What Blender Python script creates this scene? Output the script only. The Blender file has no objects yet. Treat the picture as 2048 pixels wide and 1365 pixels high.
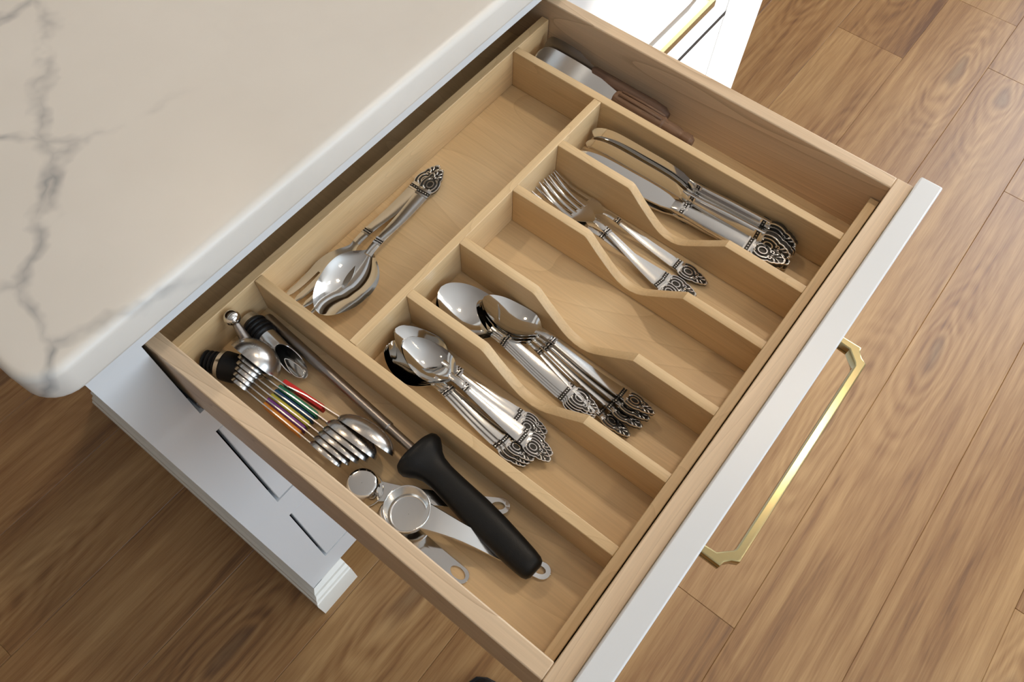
import bpy, bmesh, math, random
from mathutils import Vector, Matrix, Euler

random.seed(7)
scene = bpy.context.scene
COL = scene.collection
PI = math.pi

# ------------------------------------------------------------------ camera
cam_data = bpy.data.cameras.new('camera')
cam_data.sensor_width = 36.0
cam_data.lens = 27.2435
cam_data.clip_start = 0.02
cam_data.clip_end = 60
cam = bpy.data.objects.new('camera', cam_data)
COL.objects.link(cam)
cam.location = (-0.0424, -0.3609, 1.3509)
cam.rotation_euler = Euler((math.radians(27.7958), math.radians(-1.1321), math.radians(-51.7555)), 'XYZ')
scene.camera = cam

# ------------------------------------------------------------------ world, sun, windows, exposure
world = bpy.data.worlds.new('world')
scene.world = world
world.use_nodes = True
wb = world.node_tree.nodes['Background']
wb.inputs[0].default_value = (0.72, 0.84, 1.0, 1)
wb.inputs[1].default_value = 1.0

SUN_DIR = Vector((-0.5, 1.0, -0.42)).normalized()
sun_data = bpy.data.lights.new('sun', 'SUN')
sun_data.energy = 9.0
sun_data.angle = math.radians(1.2)
sun_data.color = (1.0, 0.96, 0.90)
sun = bpy.data.objects.new('sun', sun_data)
COL.objects.link(sun)
sun.rotation_euler = SUN_DIR.to_track_quat('-Z', 'Y').to_euler()
sun.location = (3, -5, 4)


def area_light(name, loc, direction, sx, sy, power, color):
    d = bpy.data.lights.new(name, 'AREA')
    d.shape = 'RECTANGLE'
    d.size = sx
    d.size_y = sy
    d.energy = power
    d.color = color
    o = bpy.data.objects.new(name, d)
    COL.objects.link(o)
    o.location = loc
    o.rotation_euler = Vector(direction).to_track_quat('-Z', 'Z').to_euler()
    return o


# daylight entering through the two windows of the room
area_light('window_daylight_right', (3.30, -1.10, 1.55), (-1, 0, 0), 2.3, 1.35, 50, (0.86, 0.93, 1.0))
area_light('window_daylight_front', (0.60, -2.90, 1.55), (0, 1, 0), 2.3, 1.35, 42, (0.68, 0.84, 1.0))

scene.view_settings.view_transform = 'Standard'
scene.view_settings.look = 'None'
scene.view_settings.gamma = 1.0
scene.view_settings.use_curve_mapping = False
scene.view_settings.exposure = 0.22
scene.cycles.use_denoising = True
scene.cycles.max_bounces = 10
scene.cycles.sample_clamp_indirect = 6.0


# ================================================================== helpers
def link(o, parent=None):
    COL.objects.link(o)
    if parent is not None:
        o.parent = parent
    return o


def tag(o, label=None, cat=None, group=None, kind=None):
    if label:
        o['label'] = label
    if cat:
        o['category'] = cat
    if group:
        o['group'] = group
    if kind:
        o['kind'] = kind
    return o


def empty(name, loc=(0, 0, 0), mat=None):
    o = bpy.data.objects.new(name, None)
    o.empty_display_size = 0.01
    COL.objects.link(o)
    if mat is not None:
        o.matrix_world = mat
    else:
        o.location = loc
    return o


def mesh_from(name, verts, faces, smooth=False):
    me = bpy.data.meshes.new(name)
    me.from_pydata([tuple(v) for v in verts], [], faces)
    bm = bmesh.new()
    bm.from_mesh(me)
    bmesh.ops.recalc_face_normals(bm, faces=bm.faces)
    bm.to_mesh(me)
    bm.free()
    if smooth:
        me.polygons.foreach_set('use_smooth', [True] * len(me.polygons))
    me.update()
    return me


def obj(name, me, mat, parent=None):
    if mat is not None and len(me.materials) == 0:
        me.materials.append(mat)
    return link(bpy.data.objects.new(name, me), parent)


def sharp(me, angle=35):
    me.set_sharp_from_angle(angle=math.radians(angle))


class MB:
    """collects geometry of ONE mesh"""
    def __init__(self):
        self.v = []
        self.f = []

    def add(self, verts, faces):
        k = len(self.v)
        self.v += [Vector(a) for a in verts]
        self.f += [tuple(i + k for i in f) for f in faces]
        return self

    def tf(self, m):
        self.v = [m @ a for a in self.v]
        return self

    def mesh(self, name, smooth=True, ang=35):
        me = mesh_from(name, self.v, self.f, smooth)
        if smooth and ang:
            sharp(me, ang)
        return me

    def build(self, name, mat, parent=None, smooth=True, ang=35):
        return obj(name, self.mesh(name, smooth, ang), mat, parent)


def box_mesh(name, x0, x1, y0, y1, z0, z1, bevel=0.0, seg=2):
    bm = bmesh.new()
    bmesh.ops.create_cube(bm, size=1)
    for v in bm.verts:
        v.co = Vector(((x0 + x1) / 2 + v.co.x * (x1 - x0), (y0 + y1) / 2 + v.co.y * (y1 - y0), (z0 + z1) / 2 + v.co.z * (z1 - z0)))
    if bevel > 0:
        bmesh.ops.bevel(bm, geom=list(bm.edges), offset=bevel, segments=seg, affect='EDGES', profile=0.5)
    me = bpy.data.meshes.new(name)
    bm.to_mesh(me)
    bm.free()
    if bevel > 0:
        me.polygons.foreach_set('use_smooth', [True] * len(me.polygons))
        for p in sorted(me.polygons, key=lambda q: -q.area)[:6]:
            p.use_smooth = False
    return me


def box(name, x0, x1, y0, y1, z0, z1, mat, parent=None, bevel=0.0, seg=2):
    return obj(name, box_mesh(name, x0, x1, y0, y1, z0, z1, bevel, seg), mat, parent)


def prism_mesh(name, pts, axis, a0, a1, bevel=0.0, seg=2, smooth=True, ang=35):
    """pts: 2d outline; axis 'x': (y,z), 'y': (x,z), 'z': (x,y)"""
    def p3(p, a):
        if axis == 'x':
            return (a, p[0], p[1])
        if axis == 'y':
            return (p[0], a, p[1])
        return (p[0], p[1], a)
    bm = bmesh.new()
    lo = [bm.verts.new(p3(p, a0)) for p in pts]
    hi = [bm.verts.new(p3(p, a1)) for p in pts]
    n = len(pts)
    f0 = bm.faces.new(lo)
    f1 = bm.faces.new(hi)
    for i in range(n):
        bm.faces.new((lo[i], lo[(i + 1) % n], hi[(i + 1) % n], hi[i]))
    bmesh.ops.recalc_face_normals(bm, faces=bm.faces)
    if bevel > 0:
        es = [e for e in bm.edges if (f0 in e.link_faces) or (f1 in e.link_faces)]
        bmesh.ops.bevel(bm, geom=es, offset=bevel, segments=seg, affect='EDGES', profile=0.5)
    me = bpy.data.meshes.new(name)
    bm.to_mesh(me)
    bm.free()
    if smooth:
        me.polygons.foreach_set('use_smooth', [True] * len(me.polygons))
        sharp(me, ang)
        for p in me.polygons:
            if len(p.vertices) > 6:
                p.use_smooth = False
    return me


def prism(name, pts, axis, a0, a1, mat, parent=None, bevel=0.0, seg=2, ang=35):
    return obj(name, prism_mesh(name, pts, axis, a0, a1, bevel, seg, True, ang), mat, parent)


def tube(path, rad, n=8, closed=False, flat=1.0):
    """verts, faces of a tube along path; rad scalar or list"""
    P = [Vector(p) for p in path]
    m = len(P)
    R_ = rad if isinstance(rad, (list, tuple)) else [rad] * m
    verts, faces = [], []
    up = None
    for i in range(m):
        if closed:
            t = (P[(i + 1) % m] - P[i - 1])
        else:
            t = P[min(i + 1, m - 1)] - P[max(i - 1, 0)]
        t.normalize()
        if up is None:
            up = Vector((0, 0, 1)) if abs(t.z) < 0.9 else Vector((1, 0, 0))
        s = t.cross(up)
        if s.length < 1e-6:
            s = t.orthogonal()
        s.normalize()
        up2 = s.cross(t).normalized()
        up = up2
        for k in range(n):
            a = 2 * PI * k / n
            verts.append(P[i] + s * (math.cos(a) * R_[i]) + up2 * (math.sin(a) * R_[i] * flat))
    rings = m if closed else m - 1
    for i in range(rings):
        for k in range(n):
            a = i * n + k
            b = i * n + (k + 1) % n
            c = ((i + 1) % m) * n + (k + 1) % n
            d = ((i + 1) % m) * n + k
            faces.append((a, b, c, d))
    if not closed:
        faces.append(tuple(range(n)))
        faces.append(tuple((m - 1) * n + k for k in range(n)))
    return verts, faces


def lathe(profile, n=24, cap=True):
    """profile (x, r) around the local X axis"""
    verts, faces = [], []
    for x, r in profile:
        for k in range(n):
            a = 2 * PI * k / n
            verts.append((x, r * math.cos(a), r * math.sin(a)))
    m = len(profile)
    for i in range(m - 1):
        for k in range(n):
            faces.append((i * n + k, i * n + (k + 1) % n, (i + 1) * n + (k + 1) % n, (i + 1) * n + k))
    if cap:
        faces.append(tuple(range(n)))
        faces.append(tuple((m - 1) * n + k for k in range(n)))
    return verts, faces


def sphere(c, r, nu=16, nv=10):
    verts, faces = [], []
    for j in range(1, nv):
        ph = PI * j / nv
        for i in range(nu):
            a = 2 * PI * i / nu
            verts.append((c[0] + r * math.sin(ph) * math.cos(a), c[1] + r * math.sin(ph) * math.sin(a), c[2] + r * math.cos(ph)))
    top = len(verts)
    verts.append((c[0], c[1], c[2] + r))
    verts.append((c[0], c[1], c[2] - r))
    for j in range(nv - 2):
        for i in range(nu):
            faces.append((j * nu + i, j * nu + (i + 1) % nu, (j + 1) * nu + (i + 1) % nu, (j + 1) * nu + i))
    for i in range(nu):
        faces.append((top, (i + 1) % nu, i))
        faces.append((top + 1, (nv - 2) * nu + i, (nv - 2) * nu + (i + 1) % nu))
    return verts, faces


def interp(tab, t):
    """smooth interpolation in a list of (t, value)"""
    if t <= tab[0][0]:
        return tab[0][1]
    for i in range(len(tab) - 1):
        t0, a = tab[i]
        t1, b = tab[i + 1]
        if t <= t1:
            u = (t - t0) / (t1 - t0)
            pa = tab[i - 1] if i > 0 else (2 * t0 - t1, 2 * a - b)
            pb = tab[i + 2] if i + 2 < len(tab) else (2 * t1 - t0, 2 * b - a)
            m0 = (b - pa[1]) / (t1 - pa[0]) * (t1 - t0)
            m1 = (pb[1] - a) / (pb[0] - t0) * (t1 - t0)
            u2, u3 = u * u, u * u * u
            return (2 * u3 - 3 * u2 + 1) * a + (u3 - 2 * u2 + u) * m0 + (-2 * u3 + 3 * u2) * b + (u3 - u2) * m1
    return tab[-1][1]


def frame(origin, toward, roll=0.0):
    """matrix at origin, X towards `toward`, Z up, then rolled about X (degrees)"""
    o = Vector(origin)
    x = (Vector(toward) - o).normalized()
    y = Vector((0, 0, 1)).cross(x).normalized()
    z = x.cross(y)
    m = Matrix((x, y, z)).transposed().to_4x4()
    return Matrix.Translation(o) @ m @ Matrix.Rotation(math.radians(roll), 4, 'X')


# ================================================================== materials
def new_mat(name):
    m = bpy.data.materials.new(name)
    m.use_nodes = True
    nt = m.node_tree
    return m, nt, nt.nodes['Principled BSDF']


def N(nt, kind, **kw):
    n = nt.nodes.new(kind)
    for k, v in kw.items():
        setattr(n, k, v)
    return n


def setin(node, **kw):
    for k, v in kw.items():
        node.inputs[k.replace('_', ' ')].default_value = v


def plain(name, color, rough=0.5, metal=0.0, spec=None, bump=None, coat=0.0):
    m, nt, b = new_mat(name)
    b.inputs['Base Color'].default_value = (*color, 1)
    b.inputs['Roughness'].default_value = rough
    b.inputs['Metallic'].default_value = metal
    if spec is not None:
        b.inputs['Specular IOR Level'].default_value = spec
    if coat:
        b.inputs['Coat Weight'].default_value = coat
        b.inputs['Coat Roughness'].default_value = 0.1
    tc = N(nt, 'ShaderNodeTexCoord')
    ns = N(nt, 'ShaderNodeTexNoise')
    sc, st = bump if bump else (60, 0.01)
    setin(ns, Scale=sc, Detail=3.0)
    nt.links.new(tc.outputs['Object'], ns.inputs['Vector'])
    # slight roughness variation
    mr = N(nt, 'ShaderNodeMapRange')
    mr.inputs['To Min'].default_value = max(0.02, rough * 0.85)
    mr.inputs['To Max'].default_value = min(1, rough * 1.15)
    nt.links.new(ns.outputs['Fac'], mr.inputs['Value'])
    nt.links.new(mr.outputs['Result'], b.inputs['Roughness'])
    if bump:
        bp = N(nt, 'ShaderNodeBump')
        bp.inputs['Strength'].default_value = st
        bp.inputs['Distance'].default_value = 0.001
        nt.links.new(ns.outputs['Fac'], bp.inputs['Height'])
        nt.links.new(bp.outputs['Normal'], b.inputs['Normal'])
    return m


def wood(name, axis, light, mid, dark, ring=9.0, fleck=0.5, rough=0.42, stretch=1.6, line=0.35):
    """maple-like board, grain along axis 0/1/2 of the object"""
    m, nt, b = new_mat(name)
    tc = N(nt, 'ShaderNodeTexCoord')
    oi = N(nt, 'ShaderNodeObjectInfo')
    off = N(nt, 'ShaderNodeVectorMath', operation='SCALE')
    off.inputs[0].default_value = (3.1, 5.7, 2.3)
    nt.links.new(oi.outputs['Random'], off.inputs['Scale'])
    add = N(nt, 'ShaderNodeVectorMath', operation='ADD')
    nt.links.new(tc.outputs['Object'], add.inputs[0])
    nt.links.new(off.outputs['Vector'], add.inputs[1])

    def mapping(cross, along):
        mp = N(nt, 'ShaderNodeMapping')
        s = [cross] * 3
        s[axis] = along
        mp.inputs['Scale'].default_value = s
        nt.links.new(add.outputs['Vector'], mp.inputs['Vector'])
        return mp

    # broad tonal drift
    n1 = N(nt, 'ShaderNodeTexNoise')
    setin(n1, Scale=1.0, Detail=3.0, Roughness=0.55, Distortion=0.6)
    nt.links.new(mapping(ring * 2.2, stretch * 1.3).outputs['Vector'], n1.inputs['Vector'])
    # cathedral growth rings: contour lines of a stretched noise
    n2 = N(nt, 'ShaderNodeTexNoise')
    setin(n2, Scale=1.0, Detail=1.5, Roughness=0.4, Distortion=0.3)
    nt.links.new(mapping(ring, stretch).outputs['Vector'], n2.inputs['Vector'])
    mul = N(nt, 'ShaderNodeMath', operation='MULTIPLY')
    mul.inputs[1].default_value = 26.0
    nt.links.new(n2.outputs['Fac'], mul.inputs[0])
    fr = N(nt, 'ShaderNodeMath', operation='FRACT')
    nt.links.new(mul.outputs['Value'], fr.inputs[0])
    rr = N(nt, 'ShaderNodeValToRGB')
    e = rr.color_ramp.elements
    e[0].position, e[0].color = 0.0, (1, 1, 1, 1)
    e[1].position, e[1].color = 1.0, (0.0, 0, 0, 1)
    el = rr.color_ramp.elements.new(0.75)
    el.color = (0.25, 0.25, 0.25, 1)
    el = rr.color_ramp.elements.new(0.10)
    el.color = (0.35, 0.35, 0.35, 1)
    nt.links.new(fr.outputs['Value'], rr.inputs['Fac'])
    # fine fibres
    n3 = N(nt, 'ShaderNodeTexNoise')
    setin(n3, Scale=1.0, Detail=2.0, Roughness=0.6)
    nt.links.new(mapping(620, 14).outputs['Vector'], n3.inputs['Vector'])
    ramp = N(nt, 'ShaderNodeValToRGB')
    e = ramp.color_ramp.elements
    e[0].position, e[0].color = 0.28, (*mid, 1)
    e[1].position, e[1].color = 0.68, (*light, 1)
    nt.links.new(n1.outputs['Fac'], ramp.inputs['Fac'])
    mx = N(nt, 'ShaderNodeMix', data_type='RGBA', blend_type='MIX')
    lf = N(nt, 'ShaderNodeMath', operation='MULTIPLY')
    lf.inputs[1].default_value = line
    nt.links.new(rr.outputs['Color'], lf.inputs[0])
    nt.links.new(lf.outputs['Value'], mx.inputs['Factor'])
    nt.links.new(ramp.outputs['Color'], mx.inputs['A'])
    mx.inputs['B'].default_value = (*dark, 1)
    mx2 = N(nt, 'ShaderNodeMix', data_type='RGBA', blend_type='MULTIPLY')
    r3 = N(nt, 'ShaderNodeMapRange')
    r3.inputs['From Min'].default_value = 0.3
    r3.inputs['From Max'].default_value = 0.7
    r3.inputs['To Min'].default_value = 0.86
    r3.inputs['To Max'].default_value = 1.06
    nt.links.new(n3.outputs['Fac'], r3.inputs['Value'])
    cmb = N(nt, 'ShaderNodeCombineColor')
    for c in ('Red', 'Green', 'Blue'):
        nt.links.new(r3.outputs['Result'], cmb.inputs[c])
    mx2.inputs['Factor'].default_value = fleck
    nt.links.new(mx.outputs['Result'], mx2.inputs['A'])
    nt.links.new(cmb.outputs['Color'], mx2.inputs['B'])
    nt.links.new(mx2.outputs['Result'], b.inputs['Base Color'])
    b.inputs['Roughness'].default_value = rough
    bp = N(nt, 'ShaderNodeBump')
    bp.inputs['Strength'].default_value = 0.06
    bp.inputs['Distance'].default_value = 0.0006
    nt.links.new(n3.outputs['Fac'], bp.inputs['Height'])
    nt.links.new(bp.outputs['Normal'], b.inputs['Normal'])
    return m


def floor_wood():
    m, nt, b = new_mat('floor_plank_wood')
    tc = N(nt, 'ShaderNodeTexCoord')
    oi = N(nt, 'ShaderNodeObjectInfo')
    off = N(nt, 'ShaderNodeVectorMath', operation='SCALE')
    off.inputs[0].default_value = (41.0, 23.0, 17.0)
    nt.links.new(oi.outputs['Random'], off.inputs['Scale'])
    add = N(nt, 'ShaderNodeVectorMath', operation='ADD')
    nt.links.new(tc.outputs['Object'], add.inputs[0])
    nt.links.new(off.outputs['Vector'], add.inputs[1])

    def noise(sx, sy, detail, rough, dist):
        mp = N(nt, 'ShaderNodeMapping')
        mp.inputs['Scale'].default_value = (sx, sy, 1)
        nt.links.new(add.outputs['Vector'], mp.inputs['Vector'])
        n = N(nt, 'ShaderNodeTexNoise')
        setin(n, Scale=1.0, Detail=detail, Roughness=rough, Distortion=dist)
        nt.links.new(mp.outputs['Vector'], n.inputs['Vector'])
        return n
    big = noise(1.7, 11.0, 1.5, 0.40, 0.7)
    mul = N(nt, 'ShaderNodeMath', operation='MULTIPLY')
    mul.inputs[1].default_value = 15.0
    nt.links.new(big.outputs['Fac'], mul.inputs[0])
    sn = N(nt, 'ShaderNodeMath', operation='SINE')
    mul2 = N(nt, 'ShaderNodeMath', operation='MULTIPLY')
    mul2.inputs[1].default_value = 3.6
    nt.links.new(mul.outputs['Value'], mul2.inputs[0])
    nt.links.new(mul2.outputs['Value'], sn.inputs[0])
    med = noise(2.2, 60.0, 4.0, 0.62, 0.4)
    fine = noise(18.0, 420.0, 2.0, 0.6, 0.0)
    tone = noise(0.9, 7.0, 3.0, 0.5, 0.6)
    # combine around a mean of 0.5
    def madd(src, k, prev):
        a = N(nt, 'ShaderNodeMath', operation='MULTIPLY_ADD')
        a.inputs[1].default_value = k
        nt.links.new(src, a.inputs[0])
        if isinstance(prev, float):
            a.inputs[2].default_value = prev
        else:
            nt.links.new(prev, a.inputs[2])
        return a.outputs['Value']
    # distance to the nearest knot, in coordinates squeezed along the grain, and the rings that bend around it
    wob = noise(5.0, 16.0, 2.0, 0.5, 0.0)
    vm = N(nt, 'ShaderNodeMapping')
    vm.inputs['Scale'].default_value = (0.95, 4.0, 1)
    nt.links.new(add.outputs['Vector'], vm.inputs['Vector'])
    wv = N(nt, 'ShaderNodeVectorMath', operation='MULTIPLY_ADD')
    wv.inputs[1].default_value = (0.16, 0.16, 0.0)
    nt.links.new(wob.outputs['Color'], wv.inputs[0])
    nt.links.new(vm.outputs['Vector'], wv.inputs[2])
    vo = N(nt, 'ShaderNodeTexVoronoi', voronoi_dimensions='2D')
    vo.inputs['Scale'].default_value = 1.0
    nt.links.new(wv.outputs['Vector'], vo.inputs['Vector'])
    kd = vo.outputs['Distance']
    ph = N(nt, 'ShaderNodeMath', operation='MULTIPLY')
    ph.inputs[1].default_value = 120.0
    nt.links.new(kd, ph.inputs[0])
    rs_ = N(nt, 'ShaderNodeMath', operation='SINE')
    nt.links.new(ph.outputs['Value'], rs_.inputs[0])
    fall = N(nt, 'ShaderNodeMapRange', interpolation_type='SMOOTHSTEP')
    fall.inputs['From Min'].default_value = 0.04
    fall.inputs['From Max'].default_value = 0.42
    fall.inputs['To Min'].default_value = 1.0
    fall.inputs['To Max'].default_value = 0.0
    nt.links.new(kd, fall.inputs['Value'])
    rg = N(nt, 'ShaderNodeMath', operation='MULTIPLY')
    nt.links.new(rs_.outputs['Value'], rg.inputs[0])
    nt.links.new(fall.outputs['Result'], rg.inputs[1])
    val = madd(tone.outputs['Fac'], 0.95, 0.5 - 0.5 * (0.95 + 0.95 + 0.40 + 0.16))
    val = madd(rg.outputs['Value'], 0.11, val)
    val = madd(med.outputs['Fac'], 0.95, val)
    val = madd(fine.outputs['Fac'], 0.40, val)
    val = madd(sn.outputs['Value'], 0.045, val)
    val = madd(oi.outputs['Random'], 0.16, val)
    ramp = N(nt, 'ShaderNodeValToRGB')
    e = ramp.color_ramp.elements
    e[0].position, e[0].color = 0.12, (0.130, 0.055, 0.019, 1)
    e[1].position, e[1].color = 0.92, (0.440, 0.264, 0.113, 1)
    el = ramp.color_ramp.elements.new(0.38)
    el.color = (0.242, 0.117, 0.040, 1)
    el = ramp.color_ramp.elements.new(0.62)
    el.color = (0.332, 0.182, 0.070, 1)
    nt.links.new(val, ramp.inputs['Fac'])
    # sparse knots
    kr = N(nt, 'ShaderNodeMapRange')
    kr.inputs['From Min'].default_value = 0.015
    kr.inputs['From Max'].default_value = 0.070
    kr.inputs['To Min'].default_value = 0.50
    kr.inputs['To Max'].default_value = 0.0
    nt.links.new(kd, kr.inputs['Value'])
    mx = N(nt, 'ShaderNodeMix', data_type='RGBA')
    nt.links.new(kr.outputs['Result'], mx.inputs['Factor'])
    nt.links.new(ramp.outputs['Color'], mx.inputs['A'])
    mx.inputs['B'].default_value = (0.095, 0.055, 0.032, 1)
    nt.links.new(mx.outputs['Result'], b.inputs['Base Color'])
    b.inputs['Roughness'].default_value = 0.40
    bp = N(nt, 'ShaderNodeBump')
    bp.inputs['Strength'].default_value = 0.08
    bp.inputs['Distance'].default_value = 0.0008
    nt.links.new(fine.outputs['Fac'], bp.inputs['Height'])
    nt.links.new(bp.outputs['Normal'], b.inputs['Normal'])
    return m


def marble():
    m, nt, b = new_mat('white_marble')
    tc = N(nt, 'ShaderNodeTexCoord')
    # warp
    w = N(nt, 'ShaderNodeTexNoise')
    setin(w, Scale=9.0, Detail=4.0, Roughness=0.6)
    nt.links.new(tc.outputs['Object'], w.inputs['Vector'])
    mixv = N(nt, 'ShaderNodeVectorMath', operation='MULTIPLY_ADD')
    mixv.inputs[1].default_value = (0.075, 0.075, 0.075)
    nt.links.new(w.outputs['Color'], mixv.inputs[0])
    nt.links.new(tc.outputs['Object'], mixv.inputs[2])
    vo = N(nt, 'ShaderNodeTexVoronoi', feature='DISTANCE_TO_EDGE')
    vo.inputs['Scale'].default_value = 6.5
    nt.links.new(mixv.outputs['Vector'], vo.inputs['Vector'])
    vr = N(nt, 'ShaderNodeMapRange')
    vr.inputs['From Min'].default_value = 0.0
    vr.inputs['From Max'].default_value = 0.045
    vr.inputs['To Min'].default_value = 1.0
    vr.inputs['To Max'].default_value = 0.0
    nt.links.new(vo.outputs['Distance'], vr.inputs['Value'])
    # veins run in a band towards the left end of the slab
    sep = N(nt, 'ShaderNodeSeparateXYZ')
    nt.links.new(tc.outputs['Object'], sep.inputs['Vector'])
    # distance along direction (x - 0.75*y)
    my = N(nt, 'ShaderNodeMath', operation='MULTIPLY_ADD')
    my.inputs[1].default_value = -0.62
    nt.links.new(sep.outputs['Y'], my.inputs[0])
    nt.links.new(sep.outputs['X'], my.inputs[2])
    band = N(nt, 'ShaderNodeMapRange', interpolation_type='SMOOTHSTEP')
    band.inputs['From Min'].default_value = -0.02
    band.inputs['From Max'].default_value = 0.11
    band.inputs['To Min'].default_value = 1.0
    band.inputs['To Max'].default_value = 0.03
    nt.links.new(my.outputs['Value'], band.inputs['Value'])
    br = N(nt, 'ShaderNodeTexNoise')
    setin(br, Scale=22.0, Detail=3.0, Roughness=0.6)
    nt.links.new(tc.outputs['Object'], br.inputs['Vector'])
    brr = N(nt, 'ShaderNodeMapRange')
    brr.inputs['From Min'].default_value = 0.36
    brr.inputs['From Max'].default_value = 0.66
    nt.links.new(br.outputs['Fac'], brr.inputs['Value'])
    f1 = N(nt, 'ShaderNodeMath', operation='MULTIPLY')
    nt.links.new(vr.outputs['Result'], f1.inputs[0])
    nt.links.new(band.outputs['Result'], f1.inputs[1])
    f2 = N(nt, 'ShaderNodeMath', operation='MULTIPLY')
    nt.links.new(f1.outputs['Value'], f2.inputs[0])
    nt.links.new(brr.outputs['Result'], f2.inputs[1])
    f3 = N(nt, 'ShaderNodeMath', operation='MULTIPLY')
    f3.inputs[1].default_value = 0.85
    nt.links.new(f2.outputs['Value'], f3.inputs[0])
    cl = N(nt, 'ShaderNodeTexNoise')
    setin(cl, Scale=5.0, Detail=4.0, Roughness=0.55)
    nt.links.new(tc.outputs['Object'], cl.inputs['Vector'])
    ramp = N(nt, 'ShaderNodeValToRGB')
    e = ramp.color_ramp.elements
    e[0].position, e[0].color = 0.30, (0.675, 0.632, 0.570, 1)
    e[1].position, e[1].color = 0.70, (0.745, 0.705, 0.645, 1)
    nt.links.new(cl.outputs['Fac'], ramp.inputs['Fac'])
    mx = N(nt, 'ShaderNodeMix', data_type='RGBA')
    nt.links.new(f3.outputs['Value'], mx.inputs['Factor'])
    nt.links.new(ramp.outputs['Color'], mx.inputs['A'])
    mx.inputs['B'].default_value = (0.24, 0.245, 0.25, 1)
    nt.links.new(mx.outputs['Result'], b.inputs['Base Color'])
    b.inputs['Roughness'].default_value = 0.38
    return m


def steel(name, color, rough, brush=None):
    m, nt, b = new_mat(name)
    b.inputs['Base Color'].default_value = (*color, 1)
    b.inputs['Metallic'].default_value = 1.0
    tc = N(nt, 'ShaderNodeTexCoord')
    mp = N(nt, 'ShaderNodeMapping')
    mp.inputs['Scale'].default_value = brush if brush else (220, 220, 220)
    nt.links.new(tc.outputs['Object'], mp.inputs['Vector'])
    ns = N(nt, 'ShaderNodeTexNoise')
    setin(ns, Scale=1.0, Detail=3.0, Roughness=0.6)
    nt.links.new(mp.outputs['Vector'], ns.inputs['Vector'])
    mr = N(nt, 'ShaderNodeMapRange')
    mr.inputs['To Min'].default_value = rough * 0.94
    mr.inputs['To Max'].default_value = rough * 1.06
    nt.links.new(ns.outputs['Fac'], mr.inputs['Value'])
    nt.links.new(mr.outputs['Result'], b.inputs['Roughness'])
    return m


L_MAPLE, M_MAPLE, D_MAPLE = (0.78, 0.60, 0.41), (0.68, 0.495, 0.315), (0.40, 0.245, 0.135)
L_ORG, M_ORG, D_ORG = (0.76, 0.565, 0.325), (0.66, 0.455, 0.235), (0.42, 0.25, 0.11)
M = {}
M['box_x'] = wood('maple_box_front_grain', 0, L_MAPLE, M_MAPLE, D_MAPLE, ring=11, line=0.35)
M['box_y'] = wood('maple_box_side_grain', 1, L_MAPLE, M_MAPLE, D_MAPLE, ring=11, line=0.55)
M['org_x'] = wood('birch_cross_board', 0, L_ORG, M_ORG, D_ORG, ring=14, line=0.26)
M['org_y'] = wood('birch_divider_board', 1, L_ORG, M_ORG, D_ORG, ring=14, line=0.26)
M['bottom'] = wood('birch_plywood_bottom', 1, (0.78, 0.585, 0.345), (0.66, 0.465, 0.245), (0.44, 0.265, 0.12), ring=7, line=0.28)
M['floor'] = floor_wood()
M['joint'] = plain('dark_floor_joint', (0.22, 0.14, 0.08), 0.8)
M['marble'] = marble()
M['paint'] = plain('white_cabinet_paint', (0.70, 0.71, 0.715), 0.34, bump=(220, 0.02))
M['lit_moulding'] = plain('lit_moulding_paint', (0.82, 0.80, 0.73), 0.4)  # paler than the cabinet paint: overhead light on the moulding put into its colour
M['carcass'] = plain('brown_carcass_interior', (0.16, 0.085, 0.04), 0.6)
M['toe'] = plain('dark_toe_kick', (0.12, 0.065, 0.035), 0.6)
M['slide'] = plain('dark_zinc_slide', (0.22, 0.23, 0.25), 0.35, metal=0.9)
M['brass'] = steel('brushed_brass', (0.50, 0.41, 0.21), 0.17)
M['steel'] = steel('polished_stainless', (0.71, 0.695, 0.67), 0.17)
M['mirror'] = steel('mirror_stainless', (0.75, 0.735, 0.71), 0.08)
M['satin'] = steel('satin_stainless', (0.54, 0.51, 0.48), 0.27)
M['rod'] = steel('grey_ribbed_steel', (0.33, 0.30, 0.28), 0.36, (900, 40, 900))
M['darksteel'] = steel('dark_steel', (0.20, 0.18, 0.165), 0.30)
M['oxide'] = plain('oxidised_silver_ground', (0.045, 0.042, 0.038), 0.45, metal=0.7)
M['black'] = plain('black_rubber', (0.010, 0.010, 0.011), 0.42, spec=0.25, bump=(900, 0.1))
M['blackp'] = plain('black_plastic', (0.010, 0.010, 0.010), 0.40, spec=0.22, bump=(1200, 0.08))
M['spwood'] = wood('dark_walnut_handle', 1, (0.17, 0.09, 0.05), (0.10, 0.05, 0.028), (0.05, 0.025, 0.014), ring=60, line=0.85, fleck=1.0, rough=0.6)
M['spwood2'] = wood('carved_brown_handle', 1, (0.27, 0.155, 0.09), (0.19, 0.105, 0.06), (0.08, 0.04, 0.022), ring=60, line=0.85, fleck=1.0, rough=0.6)
M['wall'] = plain('warm_white_wall_paint', (0.78, 0.76, 0.72), 0.8)
M['darkwall'] = plain('dark_brown_wall', (0.26, 0.21, 0.175), 0.7)  # unseen wall toned dark so the blades reflect dark
M['ceil'] = plain('white_ceiling_paint', (0.84, 0.83, 0.80), 0.85)
M['blind'] = plain('white_roller_blind', (0.85, 0.87, 0.90), 0.8)
for nm, c in (('red', (0.62, 0.02, 0.015)), ('green', (0.03, 0.20, 0.10)), ('blue', (0.012, 0.055, 0.13)), ('yellow', (0.55, 0.47, 0.06)),
              ('purple', (0.19, 0.05, 0.24)), ('orange', (0.62, 0.22, 0.02))):
    M[nm] = plain(nm + '_silicone', c, 0.5)


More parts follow.
